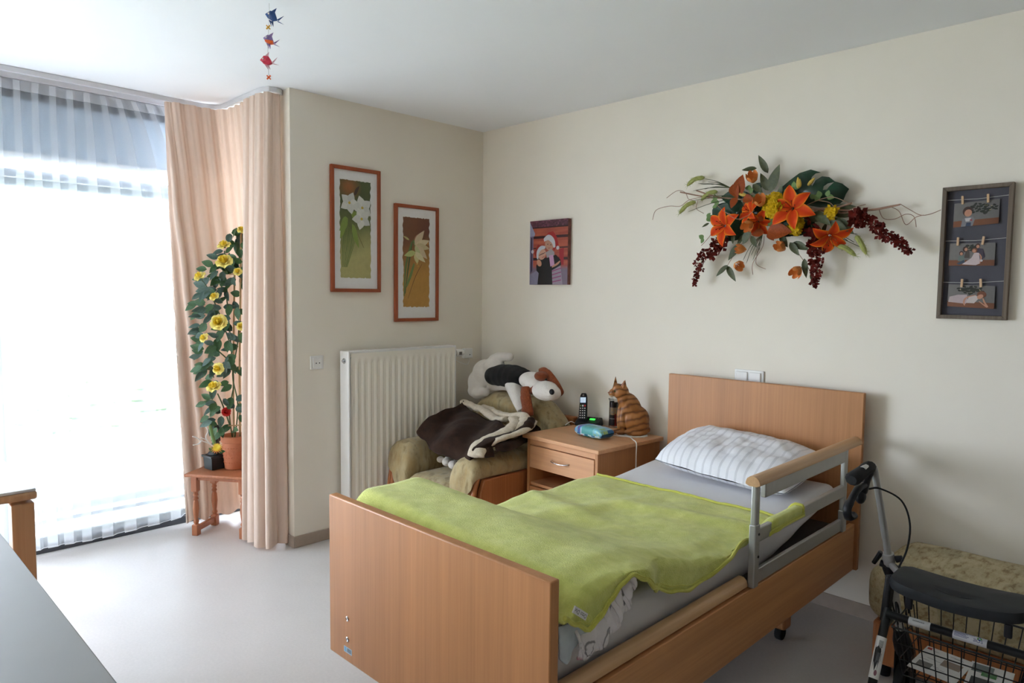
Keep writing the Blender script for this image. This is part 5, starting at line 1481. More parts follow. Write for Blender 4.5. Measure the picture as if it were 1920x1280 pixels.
for pts in tw: part('twig', MB().tube(cm([RP(p[0], p[1], -.09) for p in pts], 5), .0035, 6), 'twig_white', bw)
part('grass_plume', MB().tube(cm([RP(404, 840, -.06), RP(398, 815, -.06), RP(393, 795, -.06)], 5), [.006, .008, .010]+[.011]*5+[.01, .008, .003], 8), 'leaf_light', bw)
dm = MB()
for j in range(3):
    for i in range(16):
        a = 2*PI*i/16+j*.2
        def f(u, v, a=a, j=j): w_ = .10*math.sin(PI*(.15+.8*v)); s_ = (2*u-1)*w_; rad = v*(1-.22*j); return V((rad*math.cos(a)-s_*math.sin(a), rad*math.sin(a)+s_*math.cos(a), .12*j+.25*v*(j*.4)))
        m0 = dm.m; dm.m = 0 if j else 1; dm.grid(f, 1, 3)
daisy_me = mesh_of(dm, 'blossom', ['rose_yellow', 'tulip_orange'])
o = link('blossom', daisy_me, bw); o.matrix_local = Matrix.Translation(RP(407, 840, -.12)-root_of(bw)) @ rot_to(toC+UPV*.9+RGT*.3).to_4x4() @ Matrix.Scale(.038, 4)
put_leaf(LM[2], RP(402, 846, -.12), -RGT+UPV*.6, toC+UPV*.5, .04, bw); put_leaf(LM[2], RP(410, 847, -.12), RGT+UPV*.1, toC+UPV*.6, .04, bw)

# ================================================================ WALL FLOWER ARRANGEMENT
FA = thing('flower_arrangement', 'large wall spray of orange lilies, yellow hydrangea and dark leaves', 'flower arrangement', (2.15, -.01, 1.53))
def FP(cx, cy, d): return at(1200+cx/3.310, 270+cy/3.310, y=-d)     # crop coordinates of the spray, d = distance off the wall
out = V((0, -1, 0)); RX_, UZ = V((1, 0, 0)), V((0, 0, 1))
part('foam_core', MB().ball(FP(790, 420, .05), (.16, .045, .07), 12, 8), 'leaf_dark', FA)
def span(p, q): return (V(p)-V(q)).length
def wleaf(c0, c1, d0, d1, me_i, wf=1.0, up=None, name='leaf'):
    p, q = FP(c0[0], c0[1], d0), FP(c1[0], c1[1], d1); L_ = span(p, q)
    o = put_leaf(me_i, p, q-p, (up or out+UZ*.2), L_, FA, name); o.scale = (o.scale[0]*wf, o.scale[1], o.scale[2]); return o
LO = leaf_mesh('leaf_olive', 1, .34, .2, .1); LD = leaf_mesh('leaf_dark', 1, .5, .2, .15); LL = leaf_mesh('leaf_light', 1, .8, .1, .1); LAn = leaf_mesh('anthurium', 1, .55, .35, .3)
for a, b, d in (((795, 180, 0), (733, 68, 0), .06), ((725, 150, 0), (630, 160, 0), .07), ((800, 290, 0), (745, 180, 0), .08), ((805, 300, 0), (862, 125, 0), .09), ((860, 330, 0), (880, 250, 0), .08),
                ((620, 620, 0), (545, 720, 0), .08), ((640, 620, 0), (685, 510, 0), .12), ((690, 570, 0), (722, 640, 0), .12), ((545, 750, 0), (470, 820, 0), .07), ((540, 755, 0), (592, 852, 0), .06),
                ((930, 610, 0), (985, 690, 0), .10), ((950, 610, 0), (1045, 655, 0), .09), ((1020, 710, 0), (1030, 830, 0), .06), ((870, 560, 0), (915, 640, 0), .10), ((1060, 800, 0), (1075, 862, 0), .05), ((1200, 460, 0), (1325, 556, 0), .08),
                ((1180, 480, 0), (1290, 540, 0), .10), ((1080, 420, 0), (1180, 500, 0), .10), ((1010, 440, 0), (1150, 470, 0), .08), ((1160, 410, 0), (1340, 385, 0), .06), ((1200, 430, 0), (1345, 440, 0), .06), ((580, 560, 0), (575, 620, 0), .1), ((700, 250, 0), (760, 300, 0), .09), ((860, 560, 0), (900, 600, 0), .07),
                ((430, 490, 0), (383, 515, 0), .06), ((760, 230, 0), (820, 280, 0), .06), ((1130, 560, 0), (1160, 480, 0), .05), ((640, 560, 0), (600, 640, 0), .07)):
    wleaf(a, b, d, d+.015, LO, 1.25 if d > .07 else 1.0)
for a, b, d in (((640, 330), (500, 330), .05), ((600, 440), (450, 400), .05), ((560, 520), (480, 590), .05), ((660, 480), (560, 600), .045), ((700, 430), (620, 560), .05), ((640, 300), (600, 240), .05), ((560, 420), (480, 470), .06), ((870, 480), (1040, 540), .05), ((850, 500), (930, 570), .05), ((1000, 470), (1090, 540), .06), ((900, 300), (840, 330), .06), ((740, 440), (800, 500), .06), ((980, 420), (1060, 440), .07), ((700, 300), (760, 240), .05), ((640, 400), (540, 360), .05)):
    wleaf(a, b, d, d+.02, LD, 1.5)
# split monstera leaf
mon = [(870, 275), (930, 225), (990, 180), (1060, 158), (1122, 176), (1090, 182), (1066, 205), (1058, 240), (1068, 262), (1090, 225), (1130, 200), (1175, 205), (1210, 232), (1255, 245), (1298, 278), (1278, 310), (1262, 350), (1240, 372), (1190, 385), (1120, 392), (1040, 380), (960, 345), (900, 310)]
hole = [(1135, 285), (1140, 262), (1165, 244), (1205, 236), (1175, 262), (1160, 282)]
def bend(cx, cy): return .055 + .025*math.sin((cx-870)/430*PI) - .02*abs(cy-290)/120
def mono():
    bm = bmesh.new()
    pts = mon; o_ = [bm.verts.new(FP(x, y, bend(x, y))) for x, y in pts]; es = [bm.edges.new((o_[i], o_[(i+1) % len(o_)])) for i in range(len(o_))]
    h_ = [bm.verts.new(FP(x, y, bend(x, y))) for x, y in hole]; es += [bm.edges.new((h_[i], h_[(i+1) % len(h_)])) for i in range(len(h_))]
    bmesh.ops.triangle_fill(bm, use_beauty=True, edges=es)
    m = MB(); bm.verts.ensure_lookup_table(); bm.verts.index_update()
    m.add([v.co.copy() for v in bm.verts], [tuple(v.index for v in f.verts) for f in bm.faces]); bm.free(); return m
part('monstera_leaf', mono(), 'leaf_dark', FA, solid=.0015, angle=80)
for outl, dd_ in (([(448, 410), (490, 372), (560, 362), (640, 390), (672, 450), (668, 530), (630, 585), (560, 602), (500, 590), (462, 540)], .045), ([(880, 500), (960, 520), (1045, 525), (1020, 560), (960, 572), (900, 560)], .05), ([(500, 330), (560, 300), (640, 290), (690, 320), (640, 350), (560, 350)], .05)):
    part('monstera_leaf', MB().prism([(p.x, p.y) for p in cm([V((a, b, 0)) for a, b in outl], 3, closed=True)], lambda a, b, h: FP(a, b, dd_+h+.012*math.sin(a*.02)), 0, .0015), 'leaf_dark', FA, smooth=False)
def lily_mesh():
    m = MB()
    for k in range(6):
        a0 = 2*PI*k/6 + .3*(k % 2)*0
        big = 1.0 if k % 2 == 0 else .9
        def f(u, v, a0=a0, big=big, k=k):
            t = v; w_ = .32*big*(math.sin(PI*min(1, .08+t*.92))**.8)*(1-.35*t)
            s_ = (2*u-1)*w_; rad = .06+big*.95*t; z = .42*math.sin(t*PI*.62)*.9 - .28*t*t + .12*(1-abs(2*u-1))*-1*math.sin(PI*t)*.6 + (.02 if k % 2 else 0)
            return V((rad*math.cos(a0)-s_*math.sin(a0), rad*math.sin(a0)+s_*math.cos(a0), z))
        m.grid(f, 6, 8)
    return mesh_of(m, 'lily', 'lily_orange', angle=80)
LY = lily_mesh()
sm_ = MB()
for k in range(6):
    a = 2*PI*k/6+.5; sm_.tube([(0, 0, .02), (.10*math.cos(a), .10*math.sin(a), .25), (.22*math.cos(a), .22*math.sin(a), .48)], .012, 5); sm_.ball((.22*math.cos(a), .22*math.sin(a), .49), (.03, .03, .05), 6, 4)
stam_me = mesh_of(sm_, 'stamens', 'anthurium')
for cx, cy, d, r, n in ((948, 400, .16, 84, (.1, -1, .1)), (528, 508, .13, 78, (-.25, -1, .0)), (1178, 565, .13, 76, (.45, -.55, -.75)), (690, 425, .13, 66, (-.5, -.8, .3)), (735, 480, .12, 58, (.2, -.9, -.5))):
    s_ = r*.0046/3.31*.96; p = FP(cx, cy, d-.02)
    o = link('lily', LY, FA); o.matrix_local = Matrix.Translation(p-root_of(FA)) @ rot_to(n, (.1, 0, 1)).to_4x4() @ Matrix.Rotation(cx*.013, 4, 'Z') @ Matrix.Scale(s_, 4)
    link('stamens', stam_me, o)
def floret_cluster(cx, cy, r, d, n, seed):
    m = MB(); q = random.Random(seed)
    for i in range(n):
        a = q.uniform(0, 2*PI); t = math.sqrt(q.random()); p = FP(cx+r*t*math.cos(a), cy+1.2*r*t*math.sin(a), d+.05*(1-t*t))
        M3 = rot_to((q.uniform(-.6, .6)+t*math.cos(a)*.6, -1, q.uniform(-.5, .5)-t*math.sin(a)*.6))
        s_ = q.uniform(.012, .016)
        for k in range(4):
            b = PI/2*k+q.random(); m.add([p+M3 @ V(v)*s_ for v in ((0, 0, 0), (.9*math.cos(b-.55), .9*math.sin(b-.55), .12), (1.15*math.cos(b), 1.15*math.sin(b), .25), (.9*math.cos(b+.55), .9*math.sin(b+.55), .12))], [(0, 1, 2, 3)])
    return m
for a in ((835, 385, 64, .13, 170, 1), (965, 505, 42, .10, 70, 2), (1190, 420, 32, .09, 26, 3)):
    part('hydrangea_head', floret_cluster(*a), 'hydrangea', FA, angle=20)
def tulip_mesh():
    m = MB()
    for k in range(6):
        a0 = 2*PI*k/6
        def f(u, v, a0=a0, k=k):
            s_ = (2*u-1)*.62*math.sin(PI*(.12+.78*v)); rad = (.10+.52*math.sin(v*PI*.62))*(1 if k % 2 else .9); a = a0+s_*1.0
            return V((rad*math.cos(a), rad*math.sin(a), 1.25*v-.2))
        m.grid(f, 4, 5)
    return mesh_of(m, 'tulip', 'tulip_orange', angle=80)
TM = tulip_mesh()
for cx, cy, d, r, n in ((700, 230, .09, 44, (.2, -.6, .4)), (650, 655, .09, 38, (-.6, -.6, .1)), (600, 745, .08, 40, (.7, -.6, -.3)), (893, 650, .10, 40, (-.3, -.7, .3)), (990, 770, .08, 44, (-.2, -.6, -.5)), (745, 375, .15, 46, (.3, -.8, .5)), (690, 490, .14, 44, (-.2, -.8, -.5))):
    o = link('tulip', TM, FA); o.matrix_local = Matrix.Translation(FP(cx, cy, d)-root_of(FA)) @ rot_to(n).to_4x4() @ Matrix.Scale(r*.0046/3.31*.8, 4)
for a, b, d in (((610, 320), (628, 190), .10), ((600, 330), (560, 395), .10), ((770, 545), (690, 560), .12), ((790, 540), (930, 540), .13), ((760, 480), (740, 440), .11), ((800, 545), (825, 595), .12), ((575, 250), (600, 330), .10), ((640, 335), (700, 345), .10)):
    wleaf(a, b, d, d+.02, LAn, 1.3, name='rust_bract')
def spray(pts, n, d, seed, w0):
    q = random.Random(seed); base = cm([FP(x, y, d) for x, y in pts], 10); m = MB(); N = len(base)
    for i in range(n):
        t = i/n; c = base[min(N-1, int(t*N))]; r = w0*(1-.75*t**1.5)*q.uniform(.3, 1)
        a = q.uniform(0, 2*PI); p = c+V((r*math.cos(a), -abs(r*math.sin(a))*.8-.004, r*math.sin(a)*.9)); M3 = rot_to((q.uniform(-1, 1), -1, q.uniform(-1, .6)))
        s_ = q.uniform(.019, .029)*(1-.45*t)
        for k in range(4):
            b = PI/2*k+q.random(); m.add([p+M3 @ V(v)*s_ for v in ((0, 0, 0), (.8*math.cos(b-.6), .8*math.sin(b-.6), .2), (1.1*math.cos(b), 1.1*math.sin(b), .55), (.8*math.cos(b+.6), .8*math.sin(b+.6), .2))], [(0, 1, 2, 3)])
    o = part('dark_red_spray', m, 'delphinium', FA, angle=20)
    part('stem', MB().tube(base, .003, 6), 'stem_green', o)
spray([(520, 590), (470, 660), (390, 720), (365, 790), (345, 870)], 46, .07, 1, .036)
spray([(1065, 500), (1085, 600), (1095, 700), (1100, 790), (1085, 880)], 62, .08, 2, .042)
spray([(1340, 460), (1430, 480), (1530, 550), (1610, 610), (1680, 665)], 62, .07, 3, .042)
for pts, d in (([(250, 298), (420, 330), (560, 338), (650, 340)], .05), ([(350, 288), (470, 325), (640, 345)], .06), ([(1040, 400), (1250, 410), (1440, 410), (1615, 375)], .08), ([(1080, 410), (1220, 392), (1318, 365)], .09), ([(1000, 385), (1200, 425), (1400, 412), (1600, 378)], .07)):
    part('stick', MB().tube(cm([FP(x, y, d) for x, y in pts], 6), .004, 6), 'twig', FA)
for pts, d in (([(1615, 372), (1680, 410), (1740, 440), (1800, 435), (1868, 408)], .05), ([(1480, 395), (1510, 460), (1580, 465), (1650, 435), (1700, 450), (1715, 515)], .05), ([(1560, 390), (1610, 420), (1650, 500), (1710, 455), (1760, 440)], .06), ([(1030, 380), (1130, 340), (1200, 330), (1260, 350), (1310, 375)], .11), ([(1110, 350), (1180, 365), (1220, 410), (1270, 430), (1330, 395), (1400, 375)], .10),
                ([(480, 380), (540, 430), (600, 465), (660, 450), (710, 410)], .16), ([(78, 470), (100, 410), (180, 385), (250, 385), (310, 345), (440, 320)], .05), ([(165, 335), (230, 290), (280, 300), (300, 340), (330, 350)], .05), ([(395, 430), (350, 400), (360, 350)], .05), ([(700, 810), (700, 740), (760, 640), (770, 570)], .08), ([(780, 775), (720, 740), (740, 640)], .08), ([(600, 450), (500, 420), (470, 470), (440, 560), (380, 630)], .07), ([(985, 680), (1040, 760), (1060, 800)], .06), ([(545, 750), (600, 660), (640, 610)], .06)):
    part('tendril', MB().tube(cm([FP(x, y, d) for x, y in pts], 6), .0016, 5), 'twig', FA)
gq_ = random.Random(11)
for c, ends, d in (((560, 270), [(400, 215), (420, 235), (380, 250), (440, 250), (360, 245), (330, 290), (400, 280)], .06), ((760, 560), [(690, 690), (700, 720), (720, 690), (660, 740), (740, 660), (640, 720)], .09), ((1180, 560), [(1330, 610), (1290, 600), (1370, 640), (1260, 590), (1350, 560)], .06), ((620, 330), [(330, 350), (380, 330), (300, 420)], .05)):
    for e in ends:
        mid = ((c[0]+e[0])/2+gq_.uniform(-15, 15), (c[1]+e[1])/2-10); part('grass_blade', MB().tube(cm([FP(*c, d+.02), FP(*mid, d+.02), FP(*e, d)], 5), [.0018]*6+[.0014]*4+[.0006], 4), 'leaf_olive', FA)
for a, b, d in (((400, 208), (292, 260), .06), ((480, 295), (380, 350), .05), ((345, 358), (245, 432), .05), ((1220, 630), (1340, 695), .06), ((1340, 570), (1405, 685), .06)):
    p, q = FP(*a, d), FP(*b, d-.01); mid = (p+q)/2+V((0, -.01, .012)); pts = cm([p, mid, q], 6)
    o = part('grass_plume', MB().tube(pts, [.004, .008]+[.0115]*8+[.009, .006, .002], 8), 'grass_head', FA)
    hm = MB(); q3 = random.Random(int(a[0]))
    for i in range(110):
        c_ = pts[q3.randrange(1, len(pts)-1)]; dr_ = V((q3.uniform(-1, 1), q3.uniform(-1, 1), q3.uniform(-1, 1))).normalized(); hm.tube([c_, c_+dr_*.019+(q-p).normalized()*.01], [.0008, .0003], 3)
    part('bristles', hm, 'grass_head', o)['kind'] = 'stuff'
for a, b, d in (((660, 318), (602, 305), .10), ((982, 275), (980, 205), .10), ((1042, 258), (1085, 208), .10), ((990, 270), (992, 215), .10)):
    p, q = FP(*a, d), FP(*b, d); part('flower_bud', MB().tube(cm([p, (p+q)/2, q], 5), [.003, .006, .008, .009, .0095, .009, .008, .0065, .0045, .003, .001], 8), 'bud_yellow', FA)
for i, (cx, cy) in enumerate(((690, 270), (700, 320), (690, 375), (920, 275), (955, 270), (965, 340), (1160, 325), (1120, 330), (1080, 340), (415, 455), (440, 440), (395, 585), (480, 380), (470, 350), (800, 480), (930, 350))):
    d = .10 if cx > 560 else .06; dr_ = V((gq_.uniform(-1, 1), 0, gq_.uniform(-1, 1))); put_leaf(LL, FP(cx, cy, d), dr_, out+UZ*.3, .034, FA, 'ivy_leaf'); put_leaf(LL, FP(cx, cy, d), V((-dr_.z, 0, dr_.x)), out+UZ*.2, .030, FA, 'ivy_leaf')

# ================================================================ FOOTSTOOL AND ROLLATOR
ot = thing('footstool', 'upholstered footstool in leaf-patterned fabric against the bed wall', 'footstool', (3.13, -.28, 0))
weld(part('cushion', rbox(2.775, 3.50, -.515, -.035, .215, .445, .075, .012, 4), 'leaf_upholstery', ot, angle=80))
part('wood_base', MB().box(2.80, 3.475, -.49, -.06, .05, .22), 'chair_wood', ot, bevel=.012)
for x in (2.84, 3.43):
    for y in (-.45, -.10): part('foot', MB().lathe([(.02, 0), (.024, .02), (.024, .055)], 12, (x, y, 0)), 'black_plastic', ot)

rw = thing('rollator', 'wheeled walking frame with black seat, wire basket and brake handles', 'rollator', (3.17, -.95, 0))
XL, XR_ = 2.935, 3.415
T0 = V((2.905, -.89, .905)); B0 = V((2.962, -.70, .27))
def side(sx, x_of):
    """x_of maps the left-hand x to this side"""
    def q(x, y, z): return V((x_of(x), y, z))
    tt = lambda s_: q(lerp(T0.x, B0.x, s_), lerp(T0.y, B0.y, s_), lerp(T0.z, B0.z, s_))
    hdir = V((0, -1, -.02))
    top = q(T0.x, T0.y, T0.z)
    post = part('upper_tube', MB().tube(cm([tt(.52), tt(.2), tt(.04), q(T0.x-.002, T0.y-.010, T0.z+.012), q(T0.x-.004, T0.y-.045, T0.z+.018), q(T0.x-.006, T0.y-.10, T0.z+.016)], 6), .0115, 12), 'silver_paint', rw)
    part('lower_tube', MB().tube([tt(.50), tt(1.0)], .0145, 12), 'silver_paint', rw)
    part('clamp', MB().tube([tt(.475), tt(.49), tt(.51), tt(.535)], [.0185, .020, .020, .0185], 14), 'silver_paint', rw)
    part('clamp_lever', MB().tube([tt(.475)+V((-.02, -.005, 0)), tt(.53)+V((-.046, -.015, -.01))], [.009, .007], 8), 'black_plastic', rw)
    part('clamp_knob', MB().tube([tt(.50)+V((.022, 0, 0)), tt(.50)+V((.042, .004, .008))], [.012, .010], 10), 'black_plastic', rw)
    part('joint', MB().tube([tt(.545), tt(.56), tt(.60)], [.022, .026, .021], 14), 'black_plastic', rw)
    part('joint', MB().tube([tt(.545)+V((-.03, 0, 0)), tt(.56)+V((.045, 0, .0))], .012, 10), 'black_plastic', rw)
    # grip and brake
    g0 = q(T0.x-.006, T0.y-.025, T0.z+.016); g1 = q(T0.x-.014, T0.y-.175, T0.z-.006)
    part('grip', MB().tube([g0, g0.lerp(g1, .12), g0.lerp(g1, .35), g0.lerp(g1, .7), g0.lerp(g1, .92), g1], [.019, .023, .0215, .0235, .0245, .017], 10, flat=.9), 'rubber', rw)
    hs_ = part('brake_housing', MB().tube(cm([q(T0.x-.004, T0.y-.015, T0.z+.02), q(T0.x-.012, T0.y-.035, T0.z-.03), q(T0.x-.02, T0.y-.05, T0.z-.075)], 4), [.020, .021, .020, .018, .017, .018, .020, .020, .016], 10, flat=.7), 'black_plastic', rw)
    lv = cm([q(T0.x-.016, T0.y-.05, T0.z-.045), q(T0.x-.018, T0.y-.10, T0.z-.05), q(T0.x-.020, T0.y-.145, T0.z-.075), q(T0.x-.022, T0.y-.175, T0.z-.10), q(T0.x-.020, T0.y-.165, T0.z-.128), q(T0.x-.018, T0.y-.125, T0.z-.130)], 5)
    part('brake_lever', MB().tube(lv, [.013]*6+[.012]*6+[.014]*8+[.016]*5+[.011], 10, flat=.8), 'black_plastic', hs_)
    part('brake_pivot', MB().ball(q(T0.x-.022, T0.y-.055, T0.z-.085), (.016, .026, .024), 12, 8), 'black_plastic', hs_)
    part('brake_cable', MB().tube(cm([q(T0.x-.005, T0.y-.03, T0.z-.06), q(T0.x+.02, T0.y+.0, T0.z-.06), q(T0.x+.075, T0.y+.035, T0.z-.095), q(T0.x+.10, T0.y+.05, T0.z-.17), q(T0.x+.095, T0.y+.05, T0.z-.26), q(T0.x+.065, T0.y+.06, T0.z-.35), q(T0.x+.04, T0.y+.10, T0.z-.45), tt(.95)], 7), .0032, 6), 'black_metal', rw)
    # rear leg and bracket
    br = q(2.990, -.985, .50)
    part('bracket', MB().obox(q(2.975, -.93, .50), (.022, .045, .15), Matrix.Rotation(-.28, 3, 'X')), 'black_plastic', rw, bevel=.006)
    rl_ = [q(2.985, -.955, .475), q(2.985, -1.03, .36), q(2.985, -1.165, .12)]
    rleg = part('rear_leg', MB().tube(rl_, .0135, 12), 'black_metal', rw)
    part('link_bar', MB().tube([q(2.985, -1.0, .41), q(2.965, -.80, .40)], .006, 6), 'black_metal', rw)
    # wheels
    for nm, c in (('front_wheel', q(2.965, -.66, .095)), ('rear_wheel', q(2.985, -1.19, .095))):
        w_ = part(nm, MB().lathe([(.02, -.014), (.06, -.014), (.075, -.016), (.092, -.014), (.095, 0), (.092, .014), (.075, .016), (.06, .014), (.02, .014)], 28, c, M3=rot_to((1, 0, 0))), 'rubber', rw)
        part('hub', MB().lathe([(.004, -.019), (.03, -.019), (.03, .019), (.004, .019)], 16, c, M3=rot_to((1, 0, 0))), 'steel_dark', w_)
    part('fork', MB().tube([tt(.93), tt(1.0), q(2.965, -.675, .225)], [.020, .030, .032], 14), 'black_plastic', rw)
    part('fork_blade', MB().box(*sorted((x_of(2.965)-.026, x_of(2.965)-.020)), -.70, -.64, .08, .225), 'black_plastic', rw, bevel=.003)
    part('fork_blade', MB().box(*sorted((x_of(2.965)+.020, x_of(2.965)+.026)), -.70, -.64, .08, .225), 'black_plastic', rw, bevel=.003)
    part('rear_fork', MB().box(*sorted((x_of(2.985)-.026, x_of(2.985)-.020)), -1.21, -1.14, .08, .20), 'black_plastic', rw, bevel=.003)
    return rleg
rleg = side(0, lambda x: x)
side(1, lambda x: XL+XR_-x+.02)
# seat
sp_ = [(3.005, -1.02), (3.02, -1.055), (3.06, -1.075), (3.18, -1.088), (3.30, -1.075), (3.345, -1.055), (3.36, -1.02), (3.36, -.93), (3.34, -.895), (3.30, -.885), (3.06, -.885), (3.02, -.90), (3.005, -.93)]
sp_ = [(p.x, p.y) for p in cm([V((a, b, 0)) for a, b in sp_], 3, closed=True)]
st_ = MB(); cxs, cys = 3.18, -.985
rg = lambda g, z: [V((cxs+(a-cxs)*g, cys+(b-cys)*g, z + .012*((a-cxs)/.18)**2)) for a, b in sp_]
st_.rings([rg(.90, .572), rg(.985, .572), rg(1.0, .580), rg(1.0, .592), rg(.975, .602), rg(.90, .604), rg(.4, .600)])
seat = part('seat', st_, 'black_seat', rw, angle=50)
for a, b in ((3.035, -.925), (3.035, -1.045), (3.325, -1.045)): part('screw', MB().lathe([(.006, 0), (.006, .002)], 10, (a, b, .6095)), 'black_plastic', seat)
for a in (3.07, 3.32): part('hook', MB().box(a-.010, a+.010, -1.062, -1.050, .535, .575), 'black_plastic', rw, bevel=.004)
part('seat_stub', MB().tube([(2.945, -.80, .565), (3.02, -.93, .575)], .011, 10), 'silver_paint', rw)
# cross tube with stickers
cz0, cz1 = V((2.99, -.985, .470)), V((3.385, -.985, .470))
ct_ = part('cross_tube', MB().tube([cz0, cz1], .0125, 14), 'black_metal', rw)
def sticker(x0, x1, col, fn=None, h=.0129):
    m = MB(); n = 10
    for i in range(n):
        a0, a1 = math.radians(-30+150*i/n), math.radians(-30+150*(i+1)/n)
        P_ = lambda x, a: V((x, -.985-h*math.sin(a+math.radians(30))*1.0, .470+h*math.cos(a+math.radians(30))))
        m.ink([P_(x0, a0), P_(x1, a0), P_(x1, a1), P_(x0, a1)], col)
    return m
def cylf(xc, amid, s_):
    return lambda a, b, h=.0132: V((xc+a*s_, -.985-h*math.sin(amid-b/h), .470+h*math.cos(amid-b/h)))
s1 = part('sticker', sticker(3.055, 3.115, lin(200, 200, 198)), 'print', ct_)
m = MB(); f_ = cylf(3.085, .85, 1)
for k in range(11): m.ink([f_(-.017+.003*k-.001, -.0015), f_(-.017+.003*k+.0008, -.0015), f_(-.017+.003*k+.0008, .0018), f_(-.017+.003*k-.001, .0018)], lin(50, 50, 54))
part('lettering', m, 'print', s1, smooth=False)
s2 = part('sticker', sticker(3.175, 3.262, lin(206, 206, 212)), 'print', ct_)
m = MB(); f_ = cylf(3.24, 1.15, 1); ink_text(m, 'BOS', .014, lambda a, b: f_(a, b), lin(48, 44, 110))
f_ = cylf(3.205, .75, 1)
for j in range(5):
    m.ink([f_(-.026, .008-.0035*j), f_(.012-.004*(j % 3)+(.014 if j == 0 else 0), .008-.0035*j), f_(.012-.004*(j % 3)+(.014 if j == 0 else 0), .0064-.0035*j), f_(-.026, .0064-.0035*j)], lin(70, 70, 120))
f_ = cylf(3.243, .55, 1)
for i in range(4): m.ink([f_(x_, y_) for x_, y_ in blob(.004*math.cos(i*PI/2), .004*math.sin(i*PI/2), .0035, .0022, i*PI/2+PI/2, 8)], (lin(90, 150, 70), lin(50, 90, 150))[i % 2])
part('lettering', m, 'print', s2, smooth=False)
# sticker on the rear leg
p0, p1 = V((2.985, -1.005, .398)), V((2.985, -1.07, .286)); dd = (p1-p0).normalized(); sn = V((0, -1, 0)).cross(dd); 
s3 = part('sticker', MB().tube([p0, p1], .0152, 16, cap=False), 'paper_white', rleg)
m = MB(); nn = dd.cross(V((1, 0, 0))).normalized()
if nn.y > 0: nn = -nn
nv_ = (nn + V((.35, 0, 0))).normalized(); sd2 = dd.cross(nv_).normalized()
def lf(a, b): return p0 + dd*a + (nv_*math.cos(b/.0143)+sd2*math.sin(b/.0143))*.0158
for k in range(8): m.ink([lf(.012, -.006+.0015*k), lf(.034, -.006+.0015*k), lf(.034, -.0053+.0015*k), lf(.012, -.0053+.0015*k)], lin(40, 40, 44))
for k in range(6): m.ink([lf(.05, -.007+.0022*k), lf(.075+.006*(k % 2), -.007+.0022*k), lf(.075+.006*(k % 2), -.006+.0022*k), lf(.05, -.006+.0022*k)], lin(110, 110, 116))
m.ink([lf(.112+.009*math.cos(t*PI/6), .004*math.sin(t*PI/6)) for t in range(12)], lin(120, 70, 90))
part('lettering', m, 'print', s3, smooth=False)
# wire basket
bk_ = thing('dummy', 'x', 'x', (0, 0, 0)); bpy.data.objects.remove(bk_)
bx0, bx1, by0, by1, bz0, bz1 = 3.02, 3.36, -1.035, -.80, .30, .455
rim_pts = [V((bx0, by0, bz1)), V((bx1, by0, bz1)), V((bx1, by1, bz1+.02)), V((bx0, by1, bz1+.02))]
bask = part('basket', MB().tube(rim_pts, .0035, 6, closed=True), 'black_metal', rw)
def bw_(*pts): return part('wire', MB().tube(pts, .0019, 5), 'black_metal', bask)
for z in (.30, .352, .404):
    t = (z-bz0)/(bz1-bz0); g = .03*(1-t)
    part('wire', MB().tube([V((bx0+g, by0+g, z)), V((bx1-g, by0+g, z)), V((bx1-g, by1-g, z)), V((bx0+g, by1-g, z))], .0022, 5, closed=True), 'black_metal', bask)
for k in range(10):
    x = lerp(bx0+.03, bx1-.03, k/9); xt = lerp(bx0+.005, bx1-.005, k/9)
    bw_(V((xt, by0, bz1)), V((x, by0+.03, bz0)), V((x, by1-.03, bz0)), V((xt, by1, bz1+.02)))
for k in range(6):
    y = lerp(by0+.03, by1-.03, k/5); yt = lerp(by0+.01, by1-.01, k/5)
    bw_(V((bx0, yt, bz1)), V((bx0+.03, y, bz0)), V((bx1-.03, y, bz0)), V((bx1, yt, bz1)))
for yy in (-.96, -.87): part('wire', MB().tube(cm([V((3.02, yy-.012, .44)), V((3.012, yy-.010, .49)), V((3.008, yy, .505)), V((3.012, yy+.010, .49)), V((3.02, yy+.012, .44))], 5), .003, 6), 'black_metal', bask)
# leaflets lying in the basket
def leaflet(label, x0, x1, y0, y1, z, rot, cols, seed):
    q = random.Random(seed); c = V(((x0+x1)/2, (y0+y1)/2, z)); R2 = Matrix.Rotation(rot, 3, 'Z') @ Matrix.Rotation(.10, 3, 'X')
    f = lambda a, b, h=0: c + R2 @ V((a-c.x, b-c.y, h))
    t = part('leaflet', MB().prism([(x0, y0), (x1, y0), (x1, y1), (x0, y1)], f, -.002, 0), 'paper_white', None, smooth=False)
    tag(t, label, 'leaflet', 'leaflets in the walker basket')
    A = Art(f, x0, x1, y0, y1, .0004)
    for u, v, a, b, cc in cols: A.poly([(u, v), (u, v+b), (u+a, v+b), (u+a, v)], cc)
    for k in range(14):
        u, v = q.uniform(.05, .7), q.uniform(.1, .9); A.poly([(u, v), (u, v+.012), (u+.2, v+.012), (u+.2, v)], lin(130, 130, 132))
    part('printing', A.mb, 'print', t, smooth=False)
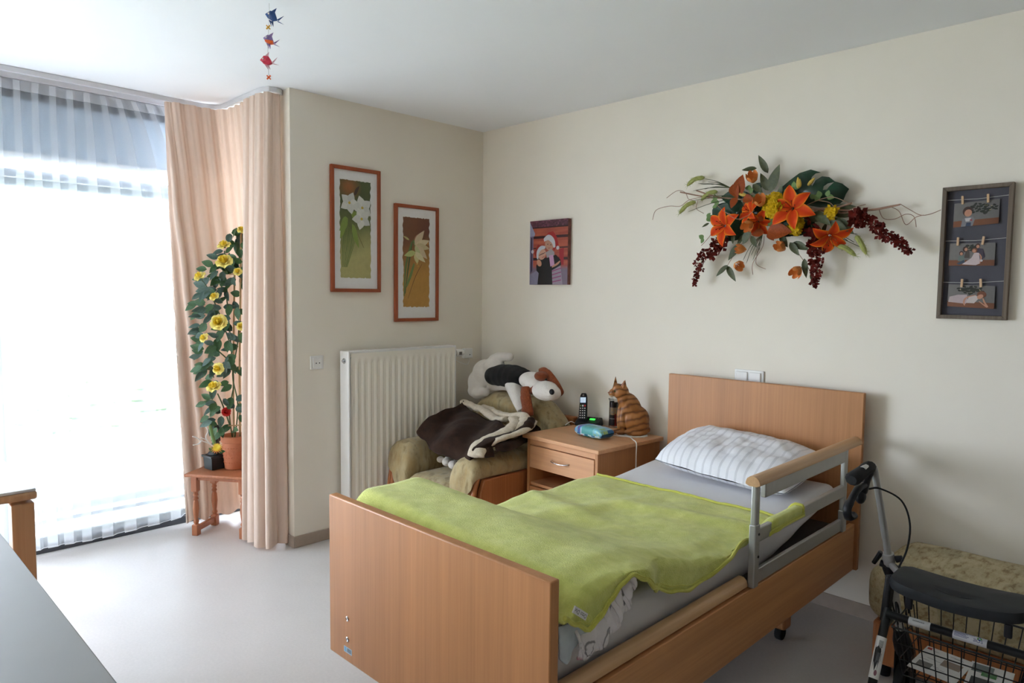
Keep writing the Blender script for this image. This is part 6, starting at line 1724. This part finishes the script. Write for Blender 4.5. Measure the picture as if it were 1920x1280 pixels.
leaflet('white printed leaflet with red corner mark in the walker basket', 3.065, 3.20, -1.0, -.845, .335, -.12, ((.04, .04, .1, .08, lin(170, 50, 40)), (.50, .30, .4, .25, lin(150, 130, 116)), (.1, .62, .3, .2, lin(120, 116, 112))), 1)
leaflet('printed leaflet with green and dark pictures in the walker basket', 3.205, 3.315, -1.0, -.845, .337, .05, ((.05, .05, .5, .3, lin(110, 120, 120)), (.30, .25, .35, .2, lin(60, 130, 60)), (.1, .55, .8, .35, lin(60, 64, 66))), 2)

# ================================================================ TABLES NEAR THE CAMERA
tb = thing('dining_table', 'square light-topped wooden table in front of the window', 'table', (.26, -3.2, 0))
part('top', MB().box(-.16, .665, -3.62, -2.822, .741, .752), 'table_laminate', tb, bevel=.003)
part('edge_band', MB().box(-.164, .669, -3.624, -2.818, .712, .742), 'table_wood', tb, bevel=.010, bseg=3)
for x in (-.12, .625):
    for y in (-3.58, -2.862): part('leg', MB().box(x-.035, x+.035, y-.035, y+.035, 0, .70), 'table_wood', tb, bevel=.004)
apn = MB()
part('apron', MB().box(-.10, .60, -2.86, -2.842, .66, .712), 'table_wood', tb, bevel=.002)
part('apron', MB().box(-.10, .60, -3.60, -3.582, .66, .712), 'table_wood', tb, bevel=.002)
part('apron', MB().box(-.14, -.122, -3.56, -2.88, .66, .712), 'table_wood', tb, bevel=.002)
dk_ = thing('sideboard', 'low grey-topped sideboard close to the camera', 'sideboard', (1.7, -3.3, 0))
part('top', MB().box(.80, 3.0, -3.62, -3.003, .728, .750), 'desk_laminate', dk_, bevel=.003)
part('carcass', MB().box(.82, 2.98, -3.60, -3.03, .08, .728), 'table_wood', dk_, bevel=.003)
for k in range(4):
    x0_ = .83+k*.536; d_ = part('door', MB().box(x0_, x0_+.53, -3.03, -3.012, .09, .72), 'table_wood', dk_, bevel=.003)
    part('handle', MB().tube([(x0_+.47, -3.006, .48), (x0_+.47, -2.998, .5), (x0_+.47, -2.998, .58), (x0_+.47, -3.006, .60)], .004, 8), 'chrome', d_)
part('plinth', MB().box(.86, 2.94, -3.57, -3.06, 0, .08), 'black_plastic', dk_, smooth=False)
